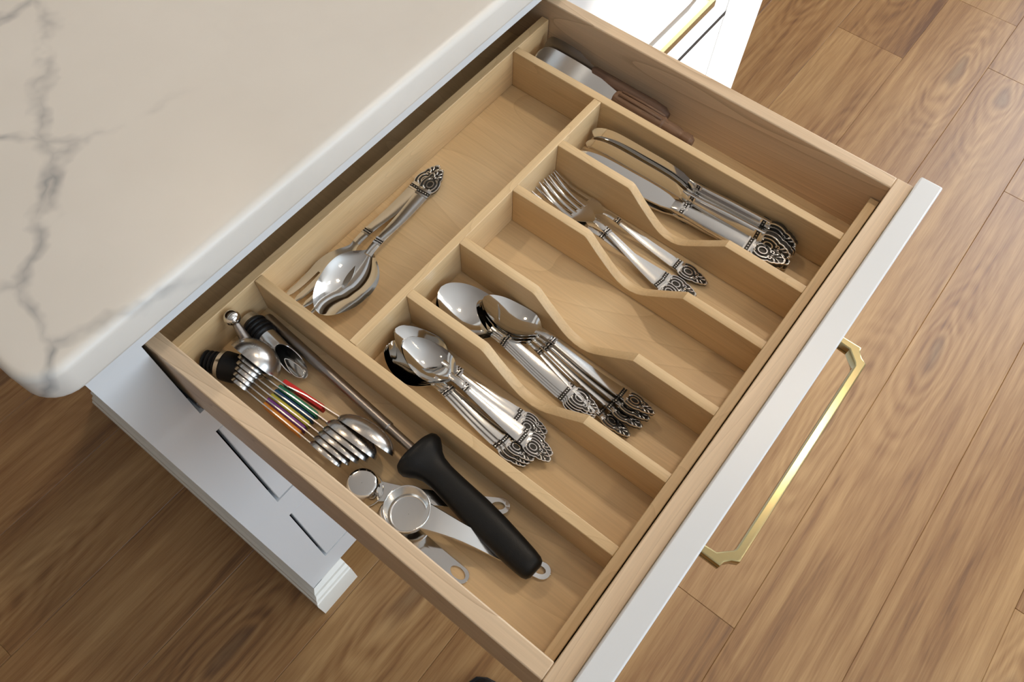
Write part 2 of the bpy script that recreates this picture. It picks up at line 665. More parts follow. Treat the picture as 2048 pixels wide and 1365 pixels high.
def lamp_mat():
    m, nt, b = new_mat('glowing_lamp_disc')
    b.inputs['Base Color'].default_value = (1, 0.9, 0.75, 1)
    b.inputs['Emission Color'].default_value = (1.0, 0.82, 0.58, 1)
    b.inputs['Emission Strength'].default_value = 14.0
    return m


M['lamp'] = lamp_mat()

# ================================================================== the room
RX0, RX1, RY0, RY1, RH = -2.6, 3.4, -3.0, 3.0, 2.6
floor = box('floor', RX0, RX1, RY0, RY1, -0.06, -0.006, M['joint'])
tag(floor, 'brown wood plank floor of the kitchen', kind='structure')
PW, PL = 0.1786, 1.526
plank_me = box_mesh('plank', 0.0001, PL - 0.0001, -PW / 2 + 0.0001, PW / 2 - 0.0001, -0.006, 0.0, 0.0009, 1)
plank_me.materials.append(M['floor'])
known = {-3: 0.341, -2: 2.057, -1: 1.762, -4: 1.519, -5: 0.02, 0: 0.86, 1: 0.35, 2: -0.42, 3: 0.2}
row_y0 = -0.026                                   # a seam between two rows
k0 = int(math.floor((RY0 - row_y0) / PW)) + 1
k1 = int(math.floor((RY1 - row_y0) / PW)) - 1
for k in range(k0, k1 + 1):
    yc = row_y0 + (k + 0.5) * PW
    x = known.get(k, random.uniform(-1, 1))
    while x > RX0:
        x -= PL
    while x < RX1:
        if x >= RX0 - 0.05 and x + PL <= RX1 + 0.05 or True:
            a, b_ = max(x, RX0), min(x + PL, RX1)
            if b_ - a > 0.06:
                if b_ - a < PL - 0.001:
                    me = box_mesh('plank', a - x + 0.0001, b_ - x - 0.0001, -PW / 2 + 0.0001, PW / 2 - 0.0001, -0.006, 0.0, 0.0009, 1)
                    me.materials.append(M['floor'])
                else:
                    me = plank_me
                o = link(bpy.data.objects.new('plank', me), floor)
                o.location = (x, yc, 0)
        x += PL

tag(box('ceiling', RX0, RX1, RY0, RY1, RH, RH + 0.08, M['ceil']), 'white ceiling of the kitchen', kind='structure')
tag(box('wall_back', RX0 - .1, RX1 + .1, RY1, RY1 + 0.1, 0, RH, M['wall']), 'warm white back wall', kind='structure')
tag(box('wall_left', RX0 - 0.1, RX0, RY0, RY1, 0, RH, M['darkwall']), 'unseen left wall darkened for the steel reflections', kind='structure')
tag(box('wall_right', RX1, RX1 + 0.1, RY0, RY1, 0, RH, M['wall']), 'warm white right wall', kind='structure')
# front wall with an opening added and sized to sunlight only the right cabinet
k_ = 3.0
tx0, tx1 = 0.585 + 0.5 * k_, 1.17 + 0.5 * k_
tz0, tz1 = 0.20 + 0.42 * k_, 0.80 + 0.42 * k_
wf = MB()


def bx(x0, x1, y0, y1, z0, z1):
    v = [(x, y, z) for x in (x0, x1) for y in (y0, y1) for z in (z0, z1)]
    f = [(0, 1, 3, 2), (4, 6, 7, 5), (0, 4, 5, 1), (2, 3, 7, 6), (0, 2, 6, 4), (1, 5, 7, 3)]
    return v, f


for a in ((RX0 - .1, tx0, 0, RH), (tx1, RX1 + .1, 0, RH), (tx0, tx1, 0, tz0), (tx0, tx1, tz1, RH)):
    wf.add(*bx(a[0], a[1], RY0 - 0.02, RY0, a[2], a[3]))
tag(wf.build('wall_front', M['wall'], smooth=False), 'warm white front wall with an added opening that shapes the sun beam', kind='structure')


def window(name, label, cx, cy, cz, w, h, axis):
    root = empty(name, (0, 0, 0))
    tag(root, label, kind='structure')
    t = 0.05
    if axis == 'x':
        s = [(cx - .04, cx, cy - w / 2 - t, cy + w / 2 + t, cz + h / 2, cz + h / 2 + t), (cx - .04, cx, cy - w / 2 - t, cy + w / 2 + t, cz - h / 2 - t, cz - h / 2),
             (cx - .04, cx, cy - w / 2 - t, cy - w / 2, cz - h / 2, cz + h / 2), (cx - .04, cx, cy + w / 2, cy + w / 2 + t, cz - h / 2, cz + h / 2)]
        bl = (cx - .012, cx - .008, cy - w / 2, cy + w / 2, cz - h / 2, cz + h / 2)
    else:
        s = [(cx - w / 2 - t, cx + w / 2 + t, cy, cy + .04, cz + h / 2, cz + h / 2 + t), (cx - w / 2 - t, cx + w / 2 + t, cy, cy + .04, cz - h / 2 - t, cz - h / 2),
             (cx - w / 2 - t, cx - w / 2, cy, cy + .04, cz - h / 2, cz + h / 2), (cx + w / 2, cx + w / 2 + t, cy, cy + .04, cz - h / 2, cz + h / 2)]
        bl = (cx - w / 2, cx + w / 2, cy + .008, cy + .012, cz - h / 2, cz + h / 2)
    for a in s:
        box('window_frame', *a, M['paint'], root, 0.003)
    box('roller_blind', *bl, M['blind'], root)


window('window_1', 'white window with roller blind in the right wall', RX1, -1.10, 1.55, 2.3, 1.35, 'x')
window('window_2', 'white window with roller blind in the front wall', 0.60, RY0, 1.55, 2.3, 1.35, 'y')


# recessed ceiling lamps
def downlight(x, y, watts, label):
    r = empty('recessed_ceiling_light', (x, y, RH))
    tag(r, label, 'ceiling light', 'recessed ceiling lights')
    v, f = lathe([(0, 0.052), (0.0, 0.075), (0.006, 0.075), (0.008, 0.070), (0.004, 0.052)], 32, cap=False)
    m = MB().add(v, f).tf(Matrix.Rotation(PI / 2, 4, 'Y'))
    m.build('trim_ring', M['ceil'], r)
    v, f = lathe([(0.0005, 0.051), (0.003, 0.051)], 32)
    MB().add(v, f).tf(Matrix.Rotation(PI / 2, 4, 'Y')).build('lamp_disc', M['lamp'], r)
    d = bpy.data.lights.new('downlight_lamp', 'SPOT')
    d.energy = watts
    d.spot_size = math.radians(130)
    d.spot_blend = 0.9
    d.shadow_soft_size = 0.08
    d.color = (1.0, 0.80, 0.58)
    lo = bpy.data.objects.new('downlight_lamp', d)
    link(lo, r)
    lo.location = (0, 0, -0.012)


for (x, y, w, l) in ((1.23, -0.47, 40, 'round recessed light above the drawer front'), (0.45, 0.95, 30, 'round recessed light above the far side of the counter'),
                     (-1.25, 0.55, 7, 'round recessed fill light added past the counter end'), (2.1, -1.00, 28, 'round recessed light nearest the right window'),  # lamp past the counter end is added to brighten the base moulding
                     (0.30, -1.50, 16, 'round recessed light nearest the front window')):
    downlight(x, y, w, l)

# ================================================================== countertop
CT0, CT1 = 0.882, 0.914


def countertop():
    x0, x1, y0, y1, rc, re = -0.0695, 1.20, -0.0205, 0.66, 0.026, 0.0065

    def outline(ins):
        pts = []
        r = rc - ins
        for (cx, cy, a0) in ((x1 - rc, y0 + rc, -PI / 2), (x1 - rc, y1 - rc, 0), (x0 + rc, y1 - rc, PI / 2), (x0 + rc, y0 + rc, PI)):
            for i in range(9):
                a = a0 + (PI / 2) * i / 8
                pts.append((cx + r * math.cos(a), cy + r * math.sin(a)))
        return pts
    rings = []
    for i in range(7):
        a = PI / 2 * i / 6
        rings.append((re * (1 - math.sin(a)), CT0 + re * (1 - math.cos(a))))
    for i in range(7):
        a = PI / 2 * i / 6
        rings.append((re * (1 - math.cos(a)), CT1 - re * (1 - math.sin(a))))
    mb = MB()
    vs, fs = [], []
    n = 36
    for ins, z in rings:
        vs += [(p[0], p[1], z) for p in outline(ins)]
    for j in range(len(rings) - 1):
        for i in range(n):
            fs.append((j * n + i, j * n + (i + 1) % n, (j + 1) * n + (i + 1) % n, (j + 1) * n + i))
    fs.append(tuple(range(n)))
    fs.append(tuple((len(rings) - 1) * n + i for i in range(n)))
    o = mb.add(vs, fs).build('countertop', M['marble'], ang=50)
    tag(o, 'white marble countertop slab with grey veins and a rounded corner', 'countertop')


countertop()

# ================================================================== cabinets
FT = 0.020           # face frame thickness


def bracket_outline(x0, x1, yf, yb0, yb1, flip=False):
    """plan outline of a bracket pull (x, y); yf front face of the drawer, yb0 inner, yb1 outer edge of the bar"""
    h = yb1 - yf
    # left corner, outer side from the root, then inner side
    d = 0.0135
    outer = [(x0, yf), (x0, yf + h * 0.66), (x0 + 0.0045, yf + h * 0.70), (x0 + 0.0085, yf + h * 0.82), (x0 + 0.0115, yf + h)]
    inner = [(x0 + 0.0185, yb0), (x0 + 0.0160, yf + h * 0.72), (x0 + 0.0115, yf + h * 0.56), (x0 + 0.0075, yf + h * 0.42), (x0 + 0.0065, yf)]
    right_outer = [(x1 - (p[0] - x0), p[1]) for p in reversed(outer)]
    right_inner = [(x1 - (p[0] - x0), p[1]) for p in reversed(inner)]
    return outer + right_outer + right_inner + inner


def pull(parent, x0, x1, yf, z, name='pull_handle'):
    pts = bracket_outline(x0, x1, yf, yf - 0.0225, yf - 0.0295)
    return prism(name, pts, 'z', z - 0.0055, z + 0.0055, M['brass'], parent, 0.0012, 2, 30)


def shaker_drawer(parent, x0, x1, z0, z1, handle=None):
    g = 0.0022
    a = box('drawer_front', x0 + g + 0.0012, x1 - g, 0.0006, 0.0195, z0 + g, z1 - g, M['paint'], parent, 0.0012)
    if handle:
        pull(a, handle[0], handle[1], 0.0008, handle[2])
    return a


def cabinet(name, label, xa, xb, opens, rails, stile_l, stile_r, open_idx=None, handles=None, recess=None):
    root = empty(name, ((xa + xb) / 2, 0.3, 0))
    tag(root, label, 'cabinet', 'base cabinets under the marble countertop')

    def P(o):
        o.matrix_parent_inverse = root.matrix_world.inverted()
        return o
    bpy.context.view_layer.update()
    zt, zb = CT0, 0.097
    P(box('stile', xa, xa + stile_l, 0, FT, zb, zt, M['paint'], root))
    P(box('stile', xb - stile_r, xb, 0, FT, zb, zt, M['paint'], root))
    for z0, z1 in rails:
        P(box('rail', xa + stile_l, xb - stile_r, 0, FT, z0, z1, M['paint'], root))
    P(box('side_panel', xa, xa + 0.018, FT, 0.60, zb, zt, M['paint'], root))
    P(box('side_panel', xb - 0.018, xb, FT, 0.60, zb, zt, M['paint'], root))
    P(box('back_panel', xa + 0.018, xb - 0.018, 0.588, 0.60, zb, zt, M['carcass'], root))
    P(box('bottom_panel', xa + 0.018, xb - 0.018, FT, 0.588, zb, zb + 0.018, M['carcass'], root))
    P(box('top_panel', xa + 0.018, xb - 0.018, FT, 0.588, zt - 0.018, zt, M['carcass'], root))
    P(box('inner_lining', xa + 0.018, xa + 0.022, FT, 0.588, zb + .018, zt - .018, M['carcass'], root))
    P(box('inner_lining', xb - 0.022, xb - 0.018, FT, 0.588, zb + .018, zt - .018, M['carcass'], root))
    P(box('toe_kick', xa + 0.03, xb - 0.03, 0.062, 0.080, 0.0, zb, M['toe'], root))
    for i, (z0, z1) in enumerate(opens):
        if i == open_idx:
            continue
        h = handles[i] if handles else None
        d = shaker_drawer(root, xa + stile_l, xb - stile_r, z0, z1, h)
        if recess and i in recess:
            d.location.y += recess[i]
        P(d)
    return root, P


XA, XM, XB = -0.0442, 0.558, 1.155
cabA, PA = cabinet('base_cabinet', 'white painted base cabinet with its top drawer pulled open', XA, XM,
                   [(0.724, 0.850), (0.4534, 0.6815), (0.1638, 0.3948)],
                   [(0.850, CT0), (0.6815, 0.724), (0.3948, 0.4534), (0.097, 0.1638)], 0.0442, 0.039, 0,
                   [None, (0.146, 0.373, 0.567), (0.146, 0.373, 0.279)])
cabB, PB = cabinet('base_cabinet', 'sunlit white base cabinet beyond the open drawer', XM, XB,
                   [(0.780, 0.850), (0.515, 0.742), (0.140, 0.5125)],
                   [(0.850, CT0), (0.742, 0.780), (0.097, 0.140)], 0.039, 0.165, None,
                   [None, (0.640, 0.867, 0.628), None])
PB(box('gap_shade_strip', XM + 0.040, XB - 0.166, -0.0004, 0.004, 0.5105, 0.5170, M['black'], cabB))  # added black strip stands in for the shade in the drawer gap


# moulded foot and side base moulding of the left cabinet
def moulding(depth):
    # (outward distance, height): stepped base profile
    return [(0.0, 0.0), (depth, 0.0), (depth, 0.062), (depth * 0.93, 0.066), (depth * 0.80, 0.068), (depth * 0.70, 0.074), (depth * 0.42, 0.078),
            (depth * 0.40, 0.088), (0.0, 0.0945)]


prof = moulding(0.0165)
# front foot (profile in y,z extruded along x), left return (profile in x,z extruded along y), mitred at the corner
mb = MB()
n = len(prof)
va = [(XA - d, -d, z) for d, z in prof] + [(0.0155, -d, z) for d, z in prof]
fa = [(i, (i + 1) % n, n + (i + 1) % n, n + i) for i in range(n)] + [tuple(range(n)), tuple(range(n, 2 * n))]
mb.add(va, fa)
# the foot's block behind the moulding down to the floor
mb.add(*bx(XA, 0.0155, 0.0, 0.055, 0.0, 0.097))
PA(mb.build('moulded_foot', M['lit_moulding'], cabA, ang=25))
mb = MB()
va = [(XA - d, -d, z) for d, z in prof] + [(XA - d, 0.545, z) for d, z in prof]
mb.add(va, fa)
mb.add(*bx(XA, XA + 0.018, 0.0, 0.545, 0.0, 0.097))
PA(mb.build('base_moulding', M['lit_moulding'], cabA, ang=25))
# right foot of the far cabinet
mb = MB()
va = [(XB - 0.06, -d, z) for d, z in prof] + [(XB + d, -d, z) for d, z in prof]
mb.add(va, fa)
mb.add(*bx(XB - 0.06, XB, 0.0, 0.055, 0.0, 0.097))
PB(mb.build('moulded_foot', M['lit_moulding'], cabB, ang=25))

# ================================================================== the open drawer
drawer = empty('open_drawer', (0.2556, -0.13, 0.735))
tag(drawer, 'maple drawer pulled open with white front and brass handle', 'drawer')
bpy.context.view_layer.update()
DINV = drawer.matrix_world.inverted()


def DP(o):
    o.matrix_parent_inverse = DINV
    return o


BX0, BX1, BT = 0.004, 0.5072, 0.0136
BZ0, BZ1 = 0.735, 0.837
DP(box('side_panel', BX0, BX0 + BT, -0.3603, 0.14, BZ0, BZ1, M['box_y'], drawer, 0.0012))
DP(box('side_panel', BX1 - BT, BX1, -0.3603, 0.14, BZ0, BZ1, M['box_y'], drawer, 0.0012))
DP(box('box_front', BX0, BX1, -0.3753, -0.3604, BZ0, BZ1, M['box_x'], drawer, 0.0009))
DP(box('box_back', BX0 + BT, BX1 - BT, 0.126, 0.14, BZ0 + 0.01, BZ1, M['box_x'], drawer, 0.0009))
DP(box('bottom_panel', BX0 + BT, BX1 - BT, -0.3603, 0.126, 0.769, 0.775, M['bottom'], drawer))
fr = DP(box('drawer_front', 0.0025, 0.5161, -0.3951, -0.3754, 0.7262, 0.8427, M['paint'], drawer, 0.0016, 3))
bpy.context.view_layer.update()
hd = pull(fr, 0.1470, 0.3725, -0.3951, 0.7845)
hd.matrix_parent_inverse = fr.matrix_world.inverted()
# undermount slides: one pair below the box, one pair fixed in the cabinet opening
for sx in (0.024, 0.470):
    DP(box('slide_rail', sx, sx + 0.016, -0.30, 0.12, 0.752, 0.7685, M['slide'], drawer, 0.0006))
for sx in (0.0030, 0.4960):
    PA(box('slide_member', sx, sx + 0.016, 0.003, 0.45, 0.7245, 0.7340, M['slide'], cabA, 0.0008))
    PA(box('slide_clip', sx + 0.001, sx + 0.012, 0.0005, 0.010, 0.7245, 0.7335, M['satin'], cabA, 0.0008))

# ================================================================== organizer
org = empty('drawer_organizer', (0.2556, -0.17, 0.775))
tag(org, 'light wooden cutlery organizer with notched dividers inside the drawer', 'organizer')
bpy.context.view_layer.update()
OINV = org.matrix_world.inverted()


def OP(o):
    o.matrix_parent_inverse = OINV
    return o


OZ0, OZ1 = 0.7752, 0.8180
IX0, IX1 = BX0 + BT + 0.0006, BX1 - BT - 0.0012
OP(box('back_wall', IX0, IX1, 0.0004, 0.0088, OZ0, OZ1, M['org_x'], org, 0.0007))
OP(box('front_strip', IX0, IX1, -0.3595, -0.3512, OZ0, OZ1, M['org_x'], org, 0.0007))
OP(box('long_divider', 0.0975, 0.1058, -0.3511, 0.0003, OZ0, OZ1, M['org_y'], org, 0.0007))
OP(box('long_divider', 0.4345, 0.4430, -0.3511, 0.0003, OZ0, OZ1, M['org_y'], org, 0.0007))
OP(box('cross_divider', 0.1059, 0.4344, -0.1042, -0.0963, OZ0, OZ1, M['org_x'], org, 0.0007))


def notch_profile():
    y0, y1 = -0.1043, -0.3511
    pts = [(y0, OZ0), (y0, OZ1), (-0.1805, OZ1)]
    # slope down, rounded trough, slope up
    trough = [(-0.1835, 0.8165), (-0.1945, 0.8060), (-0.2065, 0.7955), (-0.2140, 0.7895), (-0.2200, 0.7858), (-0.2265, 0.7838), (-0.2330, 0.7836), (-0.2395, 0.7852),
              (-0.2450, 0.7886), (-0.2520, 0.7945), (-0.2640, 0.8050), (-0.2750, 0.8150)]
    pts += trough
    pts += [(-0.2785, OZ1), (y1, OZ1), (y1, OZ0)]
    return pts


nd_me = prism_mesh('notched_divider', notch_profile(), 'x', 0.0, 0.0084, 0.0005, 2, True, 28)
nd_me.materials.append(M['org_y'])
for x in (0.3668, 0.3012, 0.2296, 0.1637):
    o = OP(link(bpy.data.objects.new('notched_divider', nd_me), org))
    o.location = (x, 0, 0)

# ================================================================== flatware
SEG = {}


def grid_strip(stations, Mx, thick):
    """stations: (s, halfwidth, z_rim, depth, thick) -> closed shell"""
    top, bot, faces, verts = [], [], [], []
    n = len(stations)
    for (s, w, z, d, t) in stations:
        for j in range(Mx + 1):
            u = -1 + 2 * j / Mx
            zz = z - d * (1 - abs(u) ** 2.2)
            verts.append((s, u * w, zz))
    nb = len(verts)
    for (s, w, z, d, t) in stations:
        for j in range(Mx + 1):
            u = -1 + 2 * j / Mx
            zz = z - d * (1 - abs(u) ** 2.2) - t * (1.0 if abs(u) < 0.99 else 0.6)
            verts.append((s, u * w * (0.985 if d > 0.001 else 0.97), zz))
    R_ = Mx + 1
    for i in range(n - 1):
        for j in range(Mx):
            a = i * R_ + j
            faces.append((a, a + 1, a + R_ + 1, a + R_))
            b = nb + a
            faces.append((b, b + R_, b + R_ + 1, b + 1))
        a = i * R_
        faces.append((a, a + R_, nb + a + R_, nb + a))
        a = i * R_ + Mx
        faces.append((a, nb + a, nb + a + R_, a + R_))
    for i in (0, n - 1):
        for j in range(Mx):
            a = i * R_ + j
            faces.append((a, nb + a, nb + a + 1, a + 1))
    return verts, faces


def arc(cx, cy, rx, ry, a0, a1, n, z):
    return [(cx + rx * math.cos(math.radians(a0 + (a1 - a0) * i / (n - 1))), cy + ry * math.sin(math.radians(a0 + (a1 - a0) * i / (n - 1))), z) for i in range(n)]


CREST_OUT = [(0.0, 0.30), (0.07, 0.40), (0.16, 0.455), (0.28, 0.475), (0.40, 0.455), (0.50, 0.40), (0.565, 0.335), (0.62, 0.345), (0.70, 0.325), (0.76, 0.26),
             (0.81, 0.255), (0.87, 0.20), (0.91, 0.14), (0.955, 0.135), (0.99, 0.08), (1.0, 0.0)]


def crest_meshes():
    """unit ornament: x from 0 (band) to 1 (point), y half width about 0.47"""
    pts = [(x, y) for x, y in CREST_OUT] + [(x, -y) for x, y in reversed(CREST_OUT[:-1])]
    # unit plate, hole in the medallion is left dark
    plate = prism_mesh('crest', pts, 'z', -0.06, 0.06, 0.012, 1, True, 40)
    mb = MB()
    r = 0.030
    z = 0.062
    rim = [(x * 0.985, y * 0.94, z) for x, y in CREST_OUT]
    mb.add(*tube(rim, 0.034, 6))
    mb.add(*tube([(x, -y, zz) for x, y, zz in rim], 0.034, 6))
    # medallion ring
    mb.add(*tube(arc(0.29, 0, 0.135, 0.150, 0, 345, 20, z + 0.012), 0.036, 6, closed=True))
    for s in (1, -1):
        def S(path):
            return [(p[0], p[1] * s, p[2]) for p in path]
        # big C scroll on each side of the medallion
        mb.add(*tube(S(arc(0.29, 0.0, 0.265, 0.305, 20, 158, 12, z)), [0.020, 0.034, 0.042, 0.046, 0.048, 0.048, 0.048, 0.048, 0.046, 0.042, 0.034, 0.020], 6))
        # curls at the scroll ends
        mb.add(*sphere((0.075, 0.13 * s, z + .01), 0.050, 8, 5))
        mb.add(*tube(S(arc(0.555, 0.135, 0.055, 0.065, 240, -70, 9, z + .01)), 0.030, 6))
        # leaf fronds towards the point
        mb.add(*tube(S([(0.62, 0.06, z), (0.69, 0.13, z + .01), (0.735, 0.21, z), (0.75, 0.25, z - .02)]), [0.018, 0.044, 0.042, 0.018], 6))
        mb.add(*tube(S([(0.73, 0.04, z), (0.81, 0.085, z + .01), (0.86, 0.14, z), (0.88, 0.17, z - .02)]), [0.016, 0.040, 0.038, 0.016], 6))
        mb.add(*sphere((0.955, 0.070 * s, z - .01), 0.046, 8, 5))
    mb.add(*sphere((0.60, 0.0, z + .005), 0.050, 8, 5))
    mb.add(*sphere((0.975, 0.0, z), 0.046, 8, 5))
    relief = mb.mesh('crest_relief', True, 60)
    plate.materials.append(M['oxide'])
    relief.materials.append(M['steel'])
    # a fork's thinner ornament seen pierced uses the same relief
    return plate, relief


CREST_PLATE, CREST_RELIEF = crest_meshes()


def band_mesh(hw, z, th):
    """two raised cross bars with beads between, centred at x=0"""
    mb = MB()
    for x in (-0.0026, 0.0026):
        mb.add(*bx(x - 0.0008, x + 0.0008, -hw, hw, z - 0.0004, z + 0.0006))
    nb = 5
    for i in range(nb):
        y = -hw * 0.78 + 2 * hw * 0.78 * i / (nb - 1)
        mb.add(*sphere((0, y, z + 0.0001), 0.00085, 6, 4))
    return mb


def band_dark(hw, z):
    return MB().add(*bx(-0.0034, 0.0034, -hw * 0.99, hw * 0.99, z - 0.0004, z + 0.00012))


def handle_stations(L, tab_w, tab_z, s0, s1, th, n=22):
    st = []
    for i in range(n):
        s = s0 + (s1 - s0) * i / (n - 1)
        t = s / L
        st.append((s, interp(tab_w, t), interp(tab_z, t), -0.0004, th))
    return st


SPOON_W = [(0.0, 0.10), (0.035, 0.27), (0.08, 0.47), (0.15, 0.71), (0.25, 0.91), (0.36, 0.995), (0.47, 1.0), (0.58, 0.955), (0.70, 0.855), (0.81, 0.70), (0.89, 0.53),
           (0.95, 0.36), (0.985, 0.19), (1.0, 0.0)]


def spoon_kind(key, L, bowl_len, bowl_w, bowl_d, neck_w, shoulder_w, crest_len, crest_w, ridge=False):
    if key in SEG:
        return SEG[key]
    sn = L - bowl_len                 # start of the bowl
    zr = 0.0108                       # rim height above the resting plane
    # bowl
    st = []
    nst = 26
    for i in range(nst):
        t = i / (nst - 1)
        t2 = t ** 0.9 if t < 0.5 else t
        t2 = 1 - (1 - t) ** 1.25 if t > 0.5 else t
        w = max(interp(SPOON_W, t2) * bowl_w, 0.0004)
        w = max(w, neck_w * (1 - t2 * 5)) if t2 < 0.2 else w
        d = bowl_d * (1 - (2 * t2 ** 0.80 - 1) ** 2) ** 1.1
        z = zr + 0.0012 * math.cos(2 * PI * t2) - 0.0004
        st.append((sn + bowl_len * t2, w, z, d, 0.0013))
    v, f = grid_strip(st, 14, 0)
    bowl = MB().add(v, f).mesh('bowl', True, 50)
    bowl.materials.append(M['mirror'])
    # handle
    tw = [(0.0, shoulder_w), (crest_len / L, shoulder_w), (crest_len / L + 0.18, shoulder_w * 0.80), (0.50, shoulder_w * 0.60), (sn / L - 0.06, neck_w * 1.05),
          (sn / L, neck_w), (1, neck_w)]
    tz = [(0.0, 0.0035), (crest_len / L, 0.0040), (0.34, 0.0060), (sn / L - 0.10, 0.0115), (sn / L - 0.03, 0.0130), (sn / L + 0.03, 0.0118), (1, 0.011)]
    st = handle_stations(L, tw, tz, crest_len - 0.002, sn + 0.004, 0.0021)
    handle = MB().add(*grid_strip(st, 6, 0)).mesh('handle', True, 40)
    handle.materials.append(M['steel'])
    parts = [('bowl', bowl, Matrix()), ('handle', handle, Matrix())]
    parts += ornaments(L, crest_len, crest_w, shoulder_w, neck_w, sn, tw, tz)
    SEG[key] = (L, parts)
    return SEG[key]


def ornaments(L, crest_len, crest_w, shoulder_w, neck_w, sn, tw, tz, thick=0.0020, neckband=True):
    out = []
    zc = interp(tz, crest_len / L * 0.5) - 0.001
    m = Matrix.Translation((crest_len, 0, zc)) @ Matrix.Rotation(PI, 4, 'Z') @ Matrix.Diagonal((crest_len, crest_w / 0.95, thick / 0.12, 1))
    out.append(('crest', CREST_PLATE, m))
    out.append(('crest_relief', CREST_RELIEF, m))
    # shoulder band
    s = crest_len + 0.0036
    z = interp(tz, s / L) + 0.0004
    bm_ = band_mesh(interp(tw, s / L) * 0.98, z, 0).tf(Matrix.Translation((s, 0, 0))).mesh('shoulder_band', True, 40)
    bm_.materials.append(M['steel'])
    bd = band_dark(interp(tw, s / L) * 1.0, z).tf(Matrix.Translation((s, 0, 0))).mesh('band_ground', False)
    bd.materials.append(M['oxide'])
    out.append(('shoulder_band', bm_, Matrix()))
    out.append(('band_ground', bd, Matrix()))
    if neckband:
        s = sn - 0.012
        z = interp(tz, s / L) + 0.0004
        bm_ = band_mesh(interp(tw, s / L) * 0.98, z, 0).tf(Matrix.Translation((s, 0, 0))).mesh('neck_band', True, 40)
        bm_.materials.append(M['steel'])
        bd = band_dark(interp(tw, s / L) * 1.0, z).tf(Matrix.Translation((s, 0, 0))).mesh('band_ground', False)
        bd.materials.append(M['oxide'])
        out.append(('neck_band', bm_, Matrix()))
        out.append(('band_ground', bd, Matrix()))
    return out


def fork_kind(key, L, head_len, tine_len, head_w, ntine, neck_w, shoulder_w, crest_len, crest_w, gap=0.42, lift=0.010):
    if key in SEG:
        return SEG[key]
    sn = L - head_len
    sb = L - tine_len                 # root of the tines
    tz = [(0.0, 0.0035), (crest_len / L, 0.0040), (0.34, 0.0065), (sn / L - 0.08, 0.0118), (sn / L, 0.0125), ((sn + sb) / 2 / L, 0.0082), (sb / L, 0.0050),
          ((sb + L) / 2 / L, 0.0052), (1.0, 0.0052 + lift * 0.8)]
    tw = [(0.0, shoulder_w), (crest_len / L, shoulder_w), (crest_len / L + 0.18, shoulder_w * 0.80), (0.50, shoulder_w * 0.58), (sn / L - 0.05, neck_w * 1.05),
          (sn / L, neck_w), (1, neck_w)]
    hl = sb - sn
    wt = [(0.0, neck_w), (0.18, neck_w * 1.05), (0.42, head_w * 0.62), (0.62, head_w * 0.88), (0.85, head_w), (1.0, head_w)]
    st = []
    for i in range(16):
        t = i / 15
        s = sn + (hl + 0.002) * t
        st.append((s, interp(wt, t), interp(tz, s / L), 0.0009 * math.sin(PI * min(1, t)), 0.0017))
    head = MB().add(*grid_strip(st, 8, 0)).mesh('head', True, 45)
    head.materials.append(M['steel'])
    parts = [('head', head, Matrix())]
    pitch = 2 * head_w / (ntine - gap) if ntine > 1 else head_w
    tw_ = pitch * (1 - gap) / 2
    for k in range(ntine):
        yc = -head_w + tw_ + k * (2 * head_w - 2 * tw_) / (ntine - 1)
        st = []
        for i in range(12):
            t = i / 11
            s = sb + tine_len * t
            w = tw_ * (1 - 0.30 * t - (0.45 * max(0, (t - 0.82) / 0.18)))
            st.append((s, w, interp(tz, s / L), -0.0002, 0.0017 - 0.0006 * t))
        v, f = grid_strip(st, 3, 0)
        v = [(a[0], a[1] + yc * (1 - 0.03 * (a[0] - sb) / tine_len), a[2]) for a in v]
        me = MB().add(v, f).mesh('tine', True, 45)
        me.materials.append(M['steel'])
        parts.append(('tine', me, Matrix()))
    st = handle_stations(L, tw, tz, crest_len - 0.002, sn + 0.003, 0.0021)
    handle = MB().add(*grid_strip(st, 6, 0)).mesh('handle', True, 40)
    handle.materials.append(M['steel'])
    parts.append(('handle', handle, Matrix()))
    parts += ornaments(L, crest_len, crest_w, shoulder_w, neck_w, sn, tw, tz)
    SEG[key] = (L, parts)
    return SEG[key]


